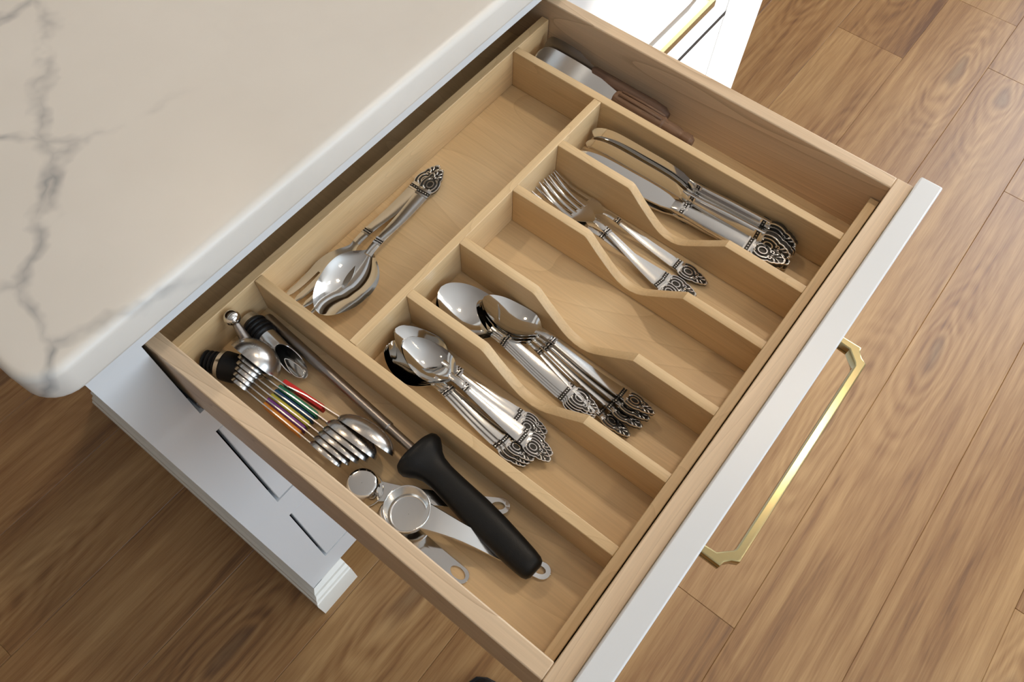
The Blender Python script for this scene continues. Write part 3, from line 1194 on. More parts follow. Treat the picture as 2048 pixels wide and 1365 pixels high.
def knife_kind(key, L):
    if key in SEG:
        return SEG[key]
    bl = L * 0.50                     # start of the blade
    cl = 0.030
    # blade: outline in xy, thin in z, centred on z = 0
    spine = [(bl, 0.0045), (bl + 0.006, 0.0062), (bl + 0.02, 0.0078), (bl + 0.05, 0.0082), (L - 0.025, 0.0078), (L - 0.010, 0.0062), (L - 0.003, 0.0035), (L, 0.0)]
    edge = [(L - 0.002, -0.0035), (L - 0.010, -0.0075), (L - 0.025, -0.0100), (bl + 0.05, -0.0098), (bl + 0.025, -0.0092), (bl + 0.010, -0.0075), (bl, -0.0045)]
    top, bot = [], []
    pts = spine + edge
    mb = MB()
    n = len(pts)
    vs = []
    for sgn in (1, -1):
        for i, (x, y) in enumerate(pts):
            th = 0.0011 if i < len(spine) else 0.0003
            vs.append((x, y, sgn * th))
    fs = []
    # strips between spine and edge
    ns, ne = len(spine), len(edge)
    # resample both sides to the same count for clean quads
    K = 16
    mb = MB()
    vv, ff = [], []
    for i in range(K):
        t = i / (K - 1)
        x = bl + (L - bl) * (1 - (1 - t) ** 1.6)
        ys = interp([(a, b) for a, b in spine], x)
        ye = interp([(a, b) for a, b in reversed(edge)] + [(L, 0.0)], x)
        for (u, th) in ((0, 0.0011), (0.5, 0.0009), (1, 0.00025)):
            vv.append((x, ys + (ye - ys) * u, th))
        for (u, th) in ((1, -0.00025), (0.5, -0.0009), (0, -0.0011)):
            vv.append((x, ys + (ye - ys) * u, th))
    for i in range(K - 1):
        for j in range(6):
            a = i * 6 + j
            b = i * 6 + (j + 1) % 6
            ff.append((a, b, b + 6, a + 6))
    ff.append(tuple(range(6)))
    blade = mb.add(vv, ff).mesh('blade', True, 30)
    blade.materials.append(M['mirror'])
    # hollow handle: rounded section
    tabw = [(cl - 0.002, 0.0078), (cl + 0.01, 0.0077), (cl + 0.04, 0.0070), (bl - 0.012, 0.0056), (bl - 0.004, 0.0058), (bl + 0.003, 0.0052)]
    tabt = [(cl - 0.002, 0.0043), (cl + 0.01, 0.0044), (cl + 0.04, 0.0042), (bl - 0.012, 0.0036), (bl - 0.004, 0.0036), (bl + 0.003, 0.0016)]
    vv, ff = [], []
    K, n = 18, 16
    for i in range(K):
        s = cl - 0.002 + (bl + 0.003 - cl + 0.002) * i / (K - 1)
        w, t = interp(tabw, s), interp(tabt, s)
        for k in range(n):
            a = 2 * PI * k / n
            ca, sa = math.cos(a), math.sin(a)
            vv.append((s, w * math.copysign(abs(ca) ** 0.55, ca), t * math.copysign(abs(sa) ** 0.55, sa)))
    for i in range(K - 1):
        for k in range(n):
            ff.append((i * n + k, i * n + (k + 1) % n, (i + 1) * n + (k + 1) % n, (i + 1) * n + k))
    ff += [tuple(range(n)), tuple((K - 1) * n + k for k in range(n))]
    handle = MB().add(vv, ff).mesh('handle', True, 40)
    handle.materials.append(M['steel'])
    parts = [('blade', blade, Matrix()), ('handle', handle, Matrix())]
    # crest on both faces: a thick dark body with relief on each side
    core = Matrix.Translation((cl, 0, 0)) @ Matrix.Rotation(PI, 4, 'Z') @ Matrix.Diagonal((cl, 0.0205, 0.058, 1))
    parts.append(('crest', CREST_PLATE, core))
    for sgn in (0, PI):
        m = Matrix.Rotation(sgn, 4, 'X') @ Matrix.Translation((cl, 0, 0.0024)) @ Matrix.Rotation(PI, 4, 'Z') @ Matrix.Diagonal((cl, 0.0205, 0.024, 1))
        parts.append(('crest_relief', CREST_RELIEF, m))
    # bands
    for nm, s, hw, zt in (('shoulder_band', cl + 0.004, 0.0074, 0.0043), ('neck_band', bl - 0.008, 0.0053, 0.0035)):
        mb = band_mesh(hw, zt, 0)
        mb2 = band_mesh(hw, zt, 0).tf(Matrix.Rotation(PI, 4, 'X'))
        mb.add(mb2.v, mb2.f)
        me = mb.tf(Matrix.Translation((s, 0, 0))).mesh(nm, True, 40)
        me.materials.append(M['steel'])
        parts.append((nm, me, Matrix()))
        bd = band_dark(hw, zt)
        b2 = band_dark(hw, zt).tf(Matrix.Rotation(PI, 4, 'X'))
        bd.add(b2.v, b2.f)
        me = bd.tf(Matrix.Translation((s, 0, 0))).mesh('band_ground', False)
        me.materials.append(M['oxide'])
        parts.append(('band_ground', me, Matrix()))
    SEG[key] = (L, parts)
    return SEG[key]


def place(kind, name, label, cat, group, end, tip, roll=0.0):
    L, parts = kind
    m = frame(end, tip, roll)
    # keep the measured position of the middle, use the true length
    mid = (Vector(end) + Vector(tip)) / 2
    m.translation = mid - (Vector(tip) - Vector(end)).normalized() * (L / 2)
    root = empty(name, mat=m)
    tag(root, label, cat, group)
    last = {}
    for nm, me, lm in parts:
        up = {'crest_relief': 'crest', 'band_ground': 'band'}.get(nm)
        if up and up in last:                        # ornament pieces belong to their crest or band
            po, plm = last[up]
            o = link(bpy.data.objects.new(nm, me), po)
            o.matrix_local = plm.inverted() @ lm
        else:
            o = link(bpy.data.objects.new(nm, me), root)
            o.matrix_local = lm
        if nm == 'crest':
            last['crest'] = (o, lm)
        if nm.endswith('_band'):
            last['band'] = (o, lm)
    return root


# --- teaspoons
tea = spoon_kind('tea', 0.150, 0.052, 0.0158, 0.0072, 0.0024, 0.0050, 0.024, 0.0142)
G = 'teaspoons in the narrow compartment beside the gadgets'
TL = (('teaspoon lying lowest against the left divider', 0.1196, 0.1250, 0.0), ('teaspoon in the middle of the left teaspoon stack', 0.1228, 0.1268, 0.0023),
      ('teaspoon with dark bowl on top of the left teaspoon stack', 0.1262, 0.1286, 0.0046))
for lab, xe, xt, dz in TL:
    place(tea, 'teaspoon', lab, 'teaspoon', G, (xe + 0.0015, -0.2590 - dz * 0.6, 0.7768 + dz * 0.6), (xt + 0.0025, -0.1085 - dz * 0.5, 0.7772 + dz), 13)
place(tea, 'teaspoon', 'teaspoon with its bowl furthest back against the cross divider', 'teaspoon', G, (0.1540, -0.2545, 0.7754), (0.1442, -0.1062, 0.7815), 3)
place(tea, 'teaspoon', 'teaspoon second from the right among the teaspoons', 'teaspoon', G, (0.1488, -0.2565, 0.7764), (0.1436, -0.1075, 0.7838), 3)
place(tea, 'teaspoon', 'teaspoon directly beneath the uppermost teaspoon', 'teaspoon', G, (0.1415, -0.2690, 0.7782), (0.1385, -0.1205, 0.7882), 2)
place(tea, 'teaspoon', 'bright teaspoon on the very top of the teaspoon pile', 'teaspoon', G, (0.1362, -0.2710, 0.7794), (0.1385, -0.1222, 0.7906), 2)

# --- place spoons: round bowls, left pile of the next compartment
soup = spoon_kind('soup', 0.168, 0.061, 0.0218, 0.0085, 0.0028, 0.0056, 0.027, 0.0165)
G = 'broad spoons nested beside the teaspoon compartment'
for i, lab in enumerate(('broad round spoon at the bottom of its nested stack', 'broad round spoon second from the bottom of its stack',
                         'broad round spoon just under the top one of its stack', 'broad round spoon on top of its stack, reflecting the ceiling')):
    place(soup, 'soup_spoon', lab, 'spoon', G, (0.1865 + 0.0019 * i, -0.2768, 0.7756 + 0.0012 * i), (0.1962 + 0.0005 * i, -0.1092 - 0.0004 * i, 0.7760 + 0.0026 * i), 0)

# --- oval spoons leaning on the right
oval = spoon_kind('oval', 0.168, 0.057, 0.0175, 0.0076, 0.0026, 0.0054, 0.026, 0.0158)
G = 'oval spoons nested against the notched divider'
OV = (('oval spoon lowest of its stack, handle angled left', 0.1912, -0.3040, 0.0), ('oval spoon second from the bottom of its stack', 0.2020, -0.3100, 0.0031),
      ('oval spoon third up in its stack', 0.2098, -0.3120, 0.0062), ('oval spoon on top of its stack, leaning on the divider', 0.2150, -0.3130, 0.0093))
for k, (lab, xe, ye, dz) in enumerate(OV):
    place(oval, 'dessert_spoon', lab, 'spoon', G, (xe, ye, 0.7774 + dz * 0.95), (0.2060 + 0.0006 * k, -0.1440 - 0.0006 * k, 0.7782 + dz), 18)

# --- forks
fork = fork_kind('fork', 0.175, 0.066, 0.043, 0.0112, 4, 0.0027, 0.0056, 0.028, 0.0165)
G = 'dinner forks in their compartment'
place(fork, 'dinner_fork', 'dinner fork underneath, its handle crossing below another fork', 'fork', G, (0.3360, -0.2785, 0.7753), (0.3275, -0.1058, 0.7756), 0)
place(fork, 'dinner_fork', 'dinner fork nearest the knives with its whole crest showing', 'fork', G, (0.3525, -0.2805, 0.7753), (0.3545, -0.1068, 0.7756), 0)
place(fork, 'dinner_fork', 'dinner fork on top with handle running under the notch', 'fork', G, (0.3195, -0.2790, 0.7785), (0.3485, -0.1075, 0.7805), 0)

# --- knives
knife = knife_kind('knife', 0.216)
G = 'table knives in their compartment'
place(knife, 'table_knife', 'table knife lying flat nearest the forks', 'knife', G, (0.4120, -0.3270, 0.7818), (0.3880, -0.1125, 0.7815), -3)
place(knife, 'table_knife', 'table knife with flat blade second from the forks', 'knife', G, (0.4040, -0.3235, 0.7900), (0.3930, -0.1090, 0.7885), -8)
place(knife, 'table_knife', 'table knife with the rounded shiny crest uppermost', 'knife', G, (0.4130, -0.3245, 0.7950), (0.4085, -0.1100, 0.7900), -68)
place(knife, 'table_knife', 'table knife standing on edge with a dark blade', 'knife', G, (0.4205, -0.3255, 0.7885), (0.4160, -0.1100, 0.7885), -82)
place(knife, 'table_knife', 'table knife leaning on the long divider, broad blade showing', 'knife', G, (0.4255, -0.3225, 0.7945), (0.4205, -0.1085, 0.7945), -62)

# --- serving pieces
G = 'serving pieces in the back compartment'
sfork = fork_kind('serving_fork', 0.192, 0.078, 0.038, 0.0185, 4, 0.0038, 0.0074, 0.030, 0.0190, gap=0.22, lift=0.004)
place(sfork, 'serving_fork', 'large slotted serving fork under the serving spoon', 'fork', G, (0.3045, -0.0135, 0.7754), (0.1145, -0.0225, 0.7754), 0)
sspoon = spoon_kind('serving_spoon', 0.188, 0.073, 0.0235, 0.0098, 0.0036, 0.0068, 0.029, 0.0180)
place(sspoon, 'serving_spoon', 'large serving spoon resting over the serving fork', 'spoon', G, (0.2985, -0.0205, 0.7775), (0.1190, -0.0462, 0.7805), -4)

# ================================================================== gadgets in the left compartment
# --- sharpening steel
ss = empty('sharpening_steel', (0.0720, -0.1997, 0.7955))
tag(ss, 'sharpening steel with long grey rod and black flanged handle', 'sharpening steel')
bpy.context.view_layer.update()


def child_world(o, root):
    o.matrix_parent_inverse = root.matrix_world.inverted()
    return o


rod_a, rod_b = Vector((0.0895, -0.0085, 0.7800)), Vector((0.0752, -0.1900, 0.7950))
d = (rod_b - rod_a)
prof_r = [(0.0, 0.0020), (0.0015, 0.0042), (0.004, 0.0045), (d.length - 0.030, 0.0045), (d.length - 0.029, 0.0037), (d.length, 0.0037)]
mr = MB().add(*lathe(prof_r, 20)).tf(frame(rod_a, rod_b))
child_world(mr.build('rod', M['rod'], ss, ang=30), ss)
# handle: oval sections along its axis
h0, h1 = Vector((0.0755, -0.1880, 0.7955)), Vector((0.0622, -0.3140, 0.7895))
hl = (h1 - h0).length
secs = [(0.000, 0.0150, 0.0105), (0.0015, 0.0185, 0.0125), (0.0045, 0.0200, 0.0135), (0.0085, 0.0198, 0.0134), (0.0125, 0.0172, 0.0122), (0.0165, 0.0140, 0.0108), (0.022, 0.0117, 0.0098),
        (0.030, 0.0108, 0.0094), (0.045, 0.0112, 0.0096), (0.065, 0.0122, 0.0102), (0.085, 0.0123, 0.0102), (0.105, 0.0114, 0.0097), (0.117, 0.0106, 0.0092),
        (hl - 0.0045, 0.0099, 0.0086), (hl - 0.0015, 0.0085, 0.0070), (hl, 0.0055, 0.0045)]
vv, ff = [], []
n = 24
for s, w, t in secs:
    for k in range(n):
        a = 2 * PI * k / n
        ca, sa = math.cos(a), math.sin(a)
        e_ = 0.75
        vv.append((s, w * math.copysign(abs(ca) ** e_, ca), t * math.copysign(abs(sa) ** e_, sa)))
for i in range(len(secs) - 1):
    for k in range(n):
        ff.append((i * n + k, i * n + (k + 1) % n, (i + 1) * n + (k + 1) % n, (i + 1) * n + k))
ff += [tuple(range(n)), tuple((len(secs) - 1) * n + k for k in range(n))]
child_world(MB().add(vv, ff).tf(frame(h0, h1)).build('handle', M['blackp'], ss, ang=60), ss)


# --- measuring scoops
def scoop(label, c, r0, r1, height, open_up, end, zrim, zend, hole=0.0045, hw0=0.0085, hw1=0.0062, mat='mirror', neck=None):
    """cup with rim radius r0 and floor radius r1; handle plate from rim to end"""
    root = empty('measuring_scoop', (c[0], c[1], zrim))
    tag(root, label, 'measuring scoop', 'steel measuring scoops under the sharpening steel')
    t = 0.0008
    sgn = -1 if open_up else 1
    rf = 0.0030
    outer = [(0, r0), (0.4 * height, r0 - (r0 - r1) * 0.35), (height - rf, r1)]
    outer += [(height - rf + rf * math.sin(PI / 2 * q / 5), r1 - rf + rf * math.cos(PI / 2 * q / 5)) for q in range(1, 6)] + [(height, 0.0002)]
    inner = [(height - t, 0.0002)] + [(height - rf + (rf - t) * math.sin(PI / 2 * q / 5), r1 - rf + (rf - t) * math.cos(PI / 2 * q / 5)) for q in range(5, -1, -1)]
    inner += [(0.4 * height, r0 - (r0 - r1) * 0.35 - t), (0, r0 - t)]
    v, f = lathe(outer + inner + [outer[0]], 40, cap=False)
    rotm = Matrix.Rotation(PI / 2 * (1 if open_up else -1), 4, 'Y')
    MB().add(v, f).tf(rotm).build('cup', M[mat], root, ang=40)
    rim = [(r0 * math.cos(2 * PI * i / 40), r0 * math.sin(2 * PI * i / 40), 0) for i in range(40)]
    MB().add(*tube(rim, 0.0007, 6, closed=True)).build('rim', M['mirror'], root, ang=None)
    # handle plate with a hole at its rounded end
    e = Vector((end[0] - c[0], end[1] - c[1], 0))
    Lh = e.length
    ang = math.atan2(e.y, e.x)
    hs, hc = hole, Lh - hw1 - 0.0008
    top = []
    K = 20
    xs0 = math.sqrt(max(r0 * r0 - hw0 * hw0, 0)) * 0.98
    # outline as two polylines (outer half widths) and hole as inner
    def width(x):
        t_ = (x - xs0) / (hc - xs0)
        if t_ < 0:
            return hw0
        if t_ <= 1:
            return interp([(0, hw0), (0.15, hw0 * 0.80), (0.35, hw1 * 0.93), (0.6, hw1 * 0.90), (1.0, hw1)], t_)
        q = min(1, (x - hc) / hw1)
        return hw1 * math.sqrt(max(0, 1 - q * q))

    def zoff(x):
        t_ = max(0, min(1, (x - xs0) / (Lh - xs0)))
        return (zend - zrim) * (t_ * t_ * (3 - 2 * t_))
    xs = [xs0 + (hc - xs0) * i / 14 for i in range(15)] + [hc + hw1 * math.sin(PI / 2 * i / 8) for i in range(1, 9)]
    hx = hole * 1.7            # hole half length along the handle
    hcx = hc - hx + hole
    vs, fs = [], []

    def holew(x):
        q = (x - hcx) / hx
        return hole * math.sqrt(max(0, 1 - q * q)) if abs(q) < 1 else 0.0
    xs += [hcx - hx, hcx + hx] + [hcx + hx * math.sin(PI / 2 * q) for q in (-.9, -.7, -.4, 0, .4, .7, .9)]
    xs = sorted(set(round(x, 6) for x in xs if x <= hc + hw1))
    th = 0.0011
    for x in xs:
        w, h_ = width(x), min(holew(x), width(x) * 0.8)
        zz = zoff(x)
        for (y, dz) in ((-w, -0.0006), (-w * 0.93, 0.0003), (-max(h_, 1e-5), 0.0002), (max(h_, 1e-5), 0.0002), (w * 0.93, 0.0003), (w, -0.0006)):
            vs.append((x, y, zz + dz))
        for (y, dz) in ((-w, -0.0010), (-w * 0.93, 0.0003 - th), (-max(h_, 1e-5), 0.0002 - th), (max(h_, 1e-5), 0.0002 - th), (w * 0.93, 0.0003 - th), (w, -0.0010)):
            vs.append((x, y, zz + dz))
    for i in range(len(xs) - 1):
        a, b = i * 12, (i + 1) * 12
        opening = holew(xs[i]) > 0 or holew(xs[i + 1]) > 0
        for j in range(5):
            if j == 2 and opening:
                fs.append((a + 2, b + 2, b + 8, a + 8))
                fs.append((a + 3, b + 3, b + 9, a + 9))
                continue
            fs.append((a + j, a + j + 1, b + j + 1, b + j))
            fs.append((a + 6 + j, b + 6 + j, b + 7 + j, a + 7 + j))
        fs.append((a, b, b + 6, a + 6))
        fs.append((a + 5, a + 11, b + 11, b + 5))
    fs.append((0, 1, 2, 3, 4, 5, 11, 10, 9, 8, 7, 6))
    mbh = MB().add(vs, fs).tf(Matrix.Rotation(ang, 4, 'Z'))
    mbh.build('handle', M[mat], root, ang=40)
    return root


scoop('small steel measuring scoop turned upside down', (0.0325, -0.1745), 0.0136, 0.0122, 0.0170, False, (0.0905, -0.2695), 0.7768, 0.7775, 0.0030, 0.0085, 0.0066)
scoop('steel measuring scoop lying lowest with a hole in its handle', (0.0308, -0.2050), 0.0118, 0.0105, 0.0105, False, (0.0288, -0.2790), 0.7764, 0.7766, 0.0038, 0.0072, 0.0064)
scoop('open round steel measuring scoop showing its brushed inside', (0.0372, -0.2160), 0.0167, 0.0152, 0.0155, True, (0.0700, -0.3230), 0.8040, 0.7772, 0.0030, 0.0100, 0.0066, 'steel')

# --- nested double ended measuring spoons with coloured grips
RADS = [0.0222, 0.0132, 0.0120, 0.0110, 0.0100, 0.0090]
MXS = [(0.0505, 0.0590), (0.0462, 0.0500), (0.0420, 0.0450), (0.0380, 0.0400), (0.0340, 0.0352), (0.0300, 0.0305)]
TIPS = [-0.1800, -0.1715, -0.1680, -0.1630, -0.1585, -0.1545]
COLS = ['red', 'green', 'blue', 'yellow', 'purple', 'orange']
ZC = 0.7985


def half_bowl(ry, rz, depth, nu=28, nv=9, t=0.0007):
    """bowl opening in the plane x=0, bulging to +x"""
    vs, fs = [], []
    for sh, sgn in ((0.0, 1), (t, -1)):
        for j in range(nv):
            a = PI / 2 * j / nv
            for i in range(nu):
                b = 2 * PI * i / nu
                vs.append((max(0, (depth - sh) * math.sin(a)), (ry - sh) * math.cos(a) * math.cos(b), (rz - sh) * math.cos(a) * math.sin(b)))
        vs.append((depth - sh, 0, 0))
    half = nu * nv + 1
    for h in (0, 1):
        o_ = h * half
        for j in range(nv - 1):
            for i in range(nu):
                fs.append((o_ + j * nu + i, o_ + j * nu + (i + 1) % nu, o_ + (j + 1) * nu + (i + 1) % nu, o_ + (j + 1) * nu + i))
        for i in range(nu):
            fs.append((o_ + (nv - 1) * nu + i, o_ + (nv - 1) * nu + (i + 1) % nu, o_ + nu * nv))
    for i in range(nu):
        fs.append((i, (i + 1) % nu, half + (i + 1) % nu, half + i))
    return vs, fs


order = ('largest', 'second largest', 'third largest', 'fourth largest', 'second smallest', 'smallest')
for i in range(6):
    xb, xf = MXS[i]
    r = RADS[i]
    zc = ZC - 0.0006 * i
    yb = -0.0425 - 0.0010 * i
    hl_ = 0.0265 - 0.0022 * i
    yf = TIPS[i] + hl_
    root = empty('measuring_spoon', (xb, -0.1, zc - r))
    tag(root, '%s double ended steel measuring spoon with %s grip' % (order[i], COLS[i]), 'measuring spoon', 'nested measuring spoons with coloured grips')
    bpy.context.view_layer.update()
    v, f = half_bowl(r, r, r * 0.80)
    child_world(MB().add(v, f).tf(Matrix.Translation((xb, yb, zc)) @ Matrix.Rotation(math.radians(-12), 4, 'Y')).build('round_bowl', M['satin'], root, ang=50), root)
    v, f = half_bowl(hl_, 0.0155 - 0.0012 * i, 0.0125 - 0.0009 * i)
    aF = math.atan2(xf - xb, 0.09)
    child_world(MB().add(v, f).tf(Matrix.Translation((xf, yf, zc)) @ Matrix.Rotation(aF * 0.8, 4, 'Z') @ Matrix.Rotation(math.radians(-12), 4, 'Y')).build('oval_bowl', M['satin'], root, ang=50), root)
    # strip handle on edge
    y0_, y1_ = yb - r * 0.96, yf + hl_ * 0.96
    x0_, x1_ = xb, xf - math.sin(aF) * hl_ * 0.0
    pth = [(xb, y0_ + 0.004), (xb + (x1_ - xb) * 0.15, y0_ * 0.75 + y1_ * 0.25), (xb + (x1_ - xb) * 0.55, (y0_ + y1_) / 2), (x1_, y1_ - 0.004)]
    vs, fs = [], []
    for (x, y) in pth:
        vs += [(x - 0.00045, y, zc - 0.0040), (x + 0.00045, y, zc - 0.0040), (x + 0.00045, y, zc + 0.0040), (x - 0.00045, y, zc + 0.0040)]
    for k in range(len(pth) - 1):
        a = k * 4
        for j in range(4):
            fs.append((a + j, a + (j + 1) % 4, a + 4 + (j + 1) % 4, a + 4 + j))
    fs += [(0, 1, 2, 3), tuple(4 * (len(pth) - 1) + j for j in range(4))]
    child_world(MB().add(vs, fs).build('strip_handle', M['steel'], root, smooth=False), root)
    # grip hugging the lower side of the strip
    xg0 = xb + (x1_ - xb) * 0.22
    xg1 = xb + (x1_ - xb) * 0.58
    g = box_mesh('grip', -0.0200, 0.0200, -0.0021, 0.0021, -0.0056, 0.0042, 0.0011, 2)
    go = obj('grip', g, M[COLS[i]], root)
    go.matrix_parent_inverse = root.matrix_world.inverted()
    go.matrix_basis = frame((xg0 + 0.0012, -0.0735, zc - 0.0022), (xg1 + 0.0012, -0.1115, zc - 0.0022)) @ Matrix.Translation((0.019, 0, 0))

# --- bottle stopper with chrome ball
bs = empty('bottle_stopper', (0.0605, -0.016, 0.776))
tag(bs, 'bottle stopper with a chrome ball on a tapered stem', 'bottle stopper')
bpy.context.view_layer.update()
pb, pe = Vector((0.0645, -0.0078, 0.8125)), Vector((0.0575, -0.0330, 0.7870))
child_world(MB().add(*sphere(pb, 0.0067, 24, 16)).build('ball', M['mirror'], bs, ang=None), bs)
ln = (pe - pb).length
child_world(MB().add(*lathe([(0.004, 0.0026), (0.010, 0.0034), (0.018, 0.0043), (0.022, 0.0046), (0.0225, 0.0058), (0.025, 0.0060), (0.026, 0.0052)], 20)).tf(frame(pb, pe)).build('stem', M['rod'], bs, ang=35), bs)
child_world(MB().add(*lathe([(0.0262, 0.0052), (0.0275, 0.0075), (0.031, 0.0075), (0.032, 0.0062), (0.035, 0.0072), (0.036, 0.0060), (0.040, 0.0060)], 20)).tf(frame(pb, pe)).build('rubber_plug', M['black'], bs, ang=35), bs)

# --- black ribbed stopper lying on its side
rs = empty('bottle_stopper', (0.033, -0.012, 0.776))
tag(rs, 'black ribbed rubber bottle stopper with a steel ring, lying on its side', 'bottle stopper')
bpy.context.view_layer.update()
ra, rb_ = Vector((0.0285, -0.0020, 0.7880)), Vector((0.0410, -0.0345, 0.7885))
F = frame(ra, rb_) @ Matrix.Diagonal((1.0, 1.16, 1.16, 1.0))
prof_ = [(0.0, 0.0030), (0.0008, 0.0050)]
for k in range(4):
    x = 0.0015 + k * 0.0036
    prof_ += [(x, 0.0058 + k * .0004), (x + 0.0010, 0.0072 + k * .0004), (x + 0.0020, 0.0072 + k * .0004), (x + 0.0030, 0.0058 + k * .0004)]
prof_ += [(0.0165, 0.0075)]
child_world(MB().add(*lathe(prof_, 24)).tf(F).build('ribbed_plug', M['black'], rs, ang=30), rs)
child_world(MB().add(*lathe([(0.0160, 0.0092), (0.0162, 0.0100), (0.0198, 0.0105), (0.0200, 0.0098)], 28)).tf(F).build('steel_ring', M['steel'], rs, ang=30), rs)
child_world(MB().add(*lathe([(0.0198, 0.0096), (0.0205, 0.0106), (0.030, 0.0104), (0.0345, 0.0094), (0.0360, 0.0070)], 28)).tf(F).build('cap', M['black'], rs, ang=30), rs)

# --- wine pourer with an obliquely cut steel spout
wp = empty('wine_pourer', (0.076, -0.038, 0.776))
tag(wp, 'wine pourer with black ribbed plug and obliquely cut steel spout', 'wine pourer')
bpy.context.view_layer.update()
wa, wb2 = Vector((0.0765, -0.0030, 0.7880)), Vector((0.0705, -0.0740, 0.7870))
F = frame(wa, wb2)
child_world(MB().add(*lathe([(0.0, 0.0070), (0.0006, 0.0085), (0.0060, 0.0090), (0.0066, 0.0080)], 28)).tf(F).build('end_cap', M['satin'], wp, ang=30), wp)
prof_ = [(0.0062, 0.0088)]
for k in range(4):
    x = 0.0072 + k * 0.0042
    prof_ += [(x, 0.0095), (x + 0.0012, 0.0108), (x + 0.0026, 0.0108), (x + 0.0036, 0.0094)]
prof_ += [(0.0250, 0.0090)]
child_world(MB().add(*lathe(prof_, 28)).tf(F).build('ribbed_plug', M['black'], wp, ang=30), wp)
vs, fs = [], []
n = 28
for sh in (0.0, 0.0007):
    for j in range(9):
        t = j / 8
        for k in range(n):
            a = 2 * PI * k / n
            r = (0.0088 - sh) * (1 - 0.10 * t)
            # top (sin=1) ends early, underside runs out to a lip
            lend = 0.056 - 0.016 * math.sin(a)
            x = 0.0245 + (lend - 0.0245 + 0.0) * t
            vs.append((x, r * math.cos(a), r * math.sin(a)))
half = 9 * n
for h in (0, 1):
    for j in range(8):
        for k in range(n):
            fs.append((h * half + j * n + k, h * half + j * n + (k + 1) % n, h * half + (j + 1) * n + (k + 1) % n, h * half + (j + 1) * n + k))
for k in range(n):
    fs.append((8 * n + k, 8 * n + (k + 1) % n, half + 8 * n + (k + 1) % n, half + 8 * n + k))
child_world(MB().add(vs, fs).tf(F).build('spout', M['steel'], wp, ang=40), wp)
loop = []
for k in range(24):
    a = 2 * PI * k / 24
    rr_ = 1 - 0.55 * (0.5 + 0.5 * math.cos(a))
    loop.append((0.0600 - 0.0105 * math.cos(a), -0.0020 + 0.0052 * rr_ * math.sin(a), -0.0012 - 0.0035 * (1 - math.cos(a)) / 2))
child_world(MB().add(*tube(loop, 0.0006, 6, closed=True)).tf(F).build('air_tube_lip', M['steel'], wp, ang=None), wp)

# ================================================================== spreaders in the right compartment


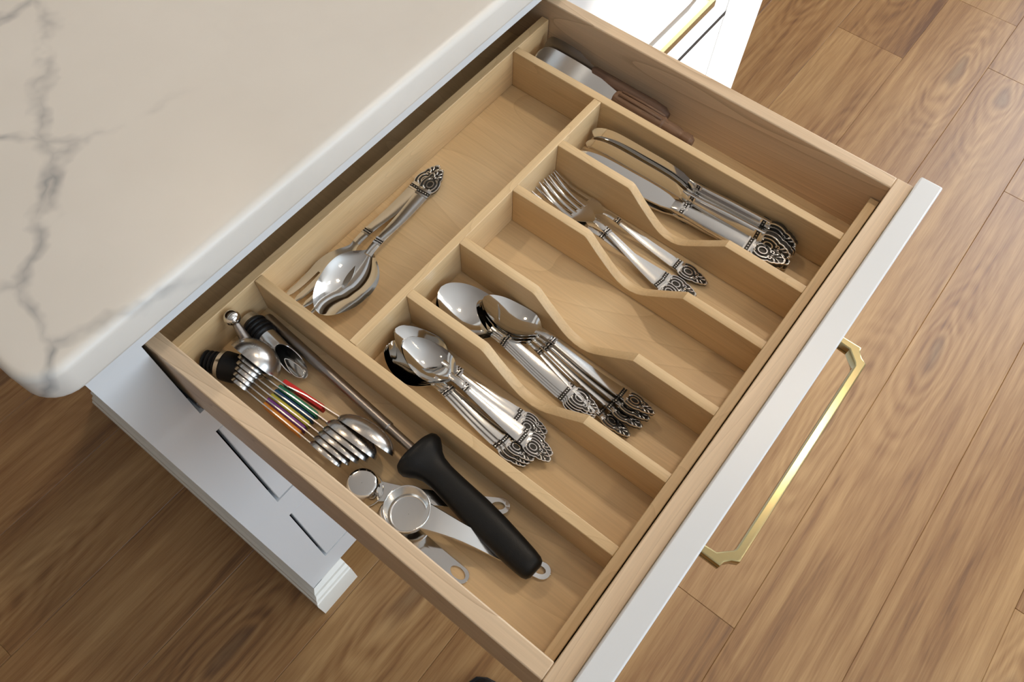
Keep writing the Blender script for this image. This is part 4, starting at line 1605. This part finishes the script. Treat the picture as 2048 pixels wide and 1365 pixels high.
def spreader(label, y0, y1, y2, xb, xh, zb_, zh, bw, tilt, mblade, mwood, carved):
    root = empty('spreader_knife', (xh, y1, 0.776))
    tag(root, label, 'spreader', 'wood handled spreaders in the right compartment')
    bpy.context.view_layer.update()
    Lb = y0 - y1
    out = []
    tabw = [(0.0, 0.0055), (0.12, 0.0075), (0.30, bw * 0.85), (0.45, bw), (0.85, bw), (0.95, bw * 0.86), (0.985, bw * 0.6), (1.0, bw * 0.25)]
    st = []
    for i in range(20):
        t = i / 19
        t2 = 1 - (1 - t) ** 1.3
        st.append((Lb * t2, max(0.001, interp(tabw, t2)), 0.0006, -0.0001, 0.0011))
    m = frame((xh, y1, zh), (xb, y0, zb_), tilt)
    child_world(MB().add(*grid_strip(st, 6, 0)).tf(m).build('blade', mblade, root, ang=45), root)
    Lh = y1 - y2
    if carved:
        secs = [(0, 0.0060, 0.0060), (0.003, 0.0078, 0.0072), (Lh * 0.45, 0.0084, 0.0080), (Lh * 0.62, 0.0076, 0.0078), (Lh * 0.64, 0.0064, 0.0068), (Lh * 0.80, 0.0062, 0.0066),
                (Lh * 0.86, 0.0048, 0.0052), (Lh * 0.89, 0.0058, 0.0060), (Lh * 0.96, 0.0056, 0.0058), (Lh, 0.0034, 0.0036)]
    else:
        secs = [(0, 0.0062, 0.0060), (0.003, 0.0076, 0.0068), (Lh * 0.4, 0.0078, 0.0070), (Lh * 0.8, 0.0084, 0.0074), (Lh * 0.94, 0.0074, 0.0064), (Lh, 0.0040, 0.0036)]
    vv, ff = [], []
    n_ = 16
    for s, w, t in secs:
        for k in range(n_):
            a = 2 * PI * k / n_
            ca, sa = math.cos(a), math.sin(a)
            vv.append((s, w * math.copysign(abs(ca) ** 0.75, ca), t * math.copysign(abs(sa) ** 0.75, sa)))
    for i in range(len(secs) - 1):
        for k in range(n_):
            ff.append((i * n_ + k, i * n_ + (k + 1) % n_, (i + 1) * n_ + (k + 1) % n_, (i + 1) * n_ + k))
    ff += [tuple(range(n_)), tuple((len(secs) - 1) * n_ + k for k in range(n_))]
    hm = frame((xh, y1 + 0.002, zh), (xh + (xh - xb) * 0.3, y2, zh - 0.002), tilt)
    h = MB().add(vv, ff).tf(hm)
    child_world(h.build('wooden_handle', mwood, root, ang=28 if carved else 50), root)
    if carved:
        gm = MB()
        for a0 in (-0.0035, 0.0035):
            gm.add(*tube([(0.005, a0, 0.0076), (Lh * 0.3, a0 * 1.1, 0.0082), (Lh * 0.60, a0, 0.0078)], 0.0013, 6))
        child_world(gm.tf(hm).build('carved_ridge', mwood, root, ang=None), root)


spreader('dark bladed spreader with plain brown handle against the drawer side', -0.006, -0.066, -0.156, 0.4790, 0.4805, 0.7985, 0.7965, 0.0125, -58, M['darksteel'], M['spwood'], False)
spreader('steel spreader with carved brown handle beside the long divider', -0.0075, -0.1030, -0.1925, 0.4655, 0.4655, 0.8000, 0.7985, 0.0125, -12, M['steel'], M['spwood2'], True)

# ================================================================== shoe of the person standing at the drawer
sh = empty('shoe', (-0.03, -0.36, 0.0))
tag(sh, 'black shoe tip on the floor at the bottom edge', 'shoe')
bpy.context.view_layer.update()
dirv = Vector((-0.32, -1, 0)).normalized()
toe = Vector((0.004, -0.272, 0))
secs = [(0.0, 0.012, 0.010), (0.008, 0.026, 0.024), (0.03, 0.039, 0.038), (0.07, 0.046, 0.048), (0.11, 0.044, 0.062), (0.15, 0.036, 0.075), (0.20, 0.034, 0.080), (0.26, 0.032, 0.074), (0.275, 0.020, 0.06)]
vv, ff = [], []
n = 16
for s, w, hgt in secs:
    for k in range(n):
        a = 2 * PI * k / n
        vv.append((s, w * math.copysign(abs(math.cos(a)) ** 0.7, math.cos(a)), 0.012 + (hgt - 0.012) * (0.5 + 0.5 * math.sin(a))))
for i in range(len(secs) - 1):
    for k in range(n):
        ff.append((i * n + k, i * n + (k + 1) % n, (i + 1) * n + (k + 1) % n, (i + 1) * n + k))
ff += [tuple(range(n)), tuple((len(secs) - 1) * n + k for k in range(n))]
child_world(MB().add(vv, ff).tf(frame(toe, toe + dirv)).build('upper', M['blackp'], sh, ang=50), sh)
vs, fs = [], []
pts = [(s - (0.003 if s == 0 else 0), w + 0.003) for s, w, h_ in secs]
outl = pts + [(a, -b) for a, b in reversed(pts)]
so = prism_mesh('sole', outl, 'z', 0.0, 0.014, 0.002, 2)
so.transform(frame(toe, toe + dirv))
child_world(obj('sole', so, M['black'], sh), sh)
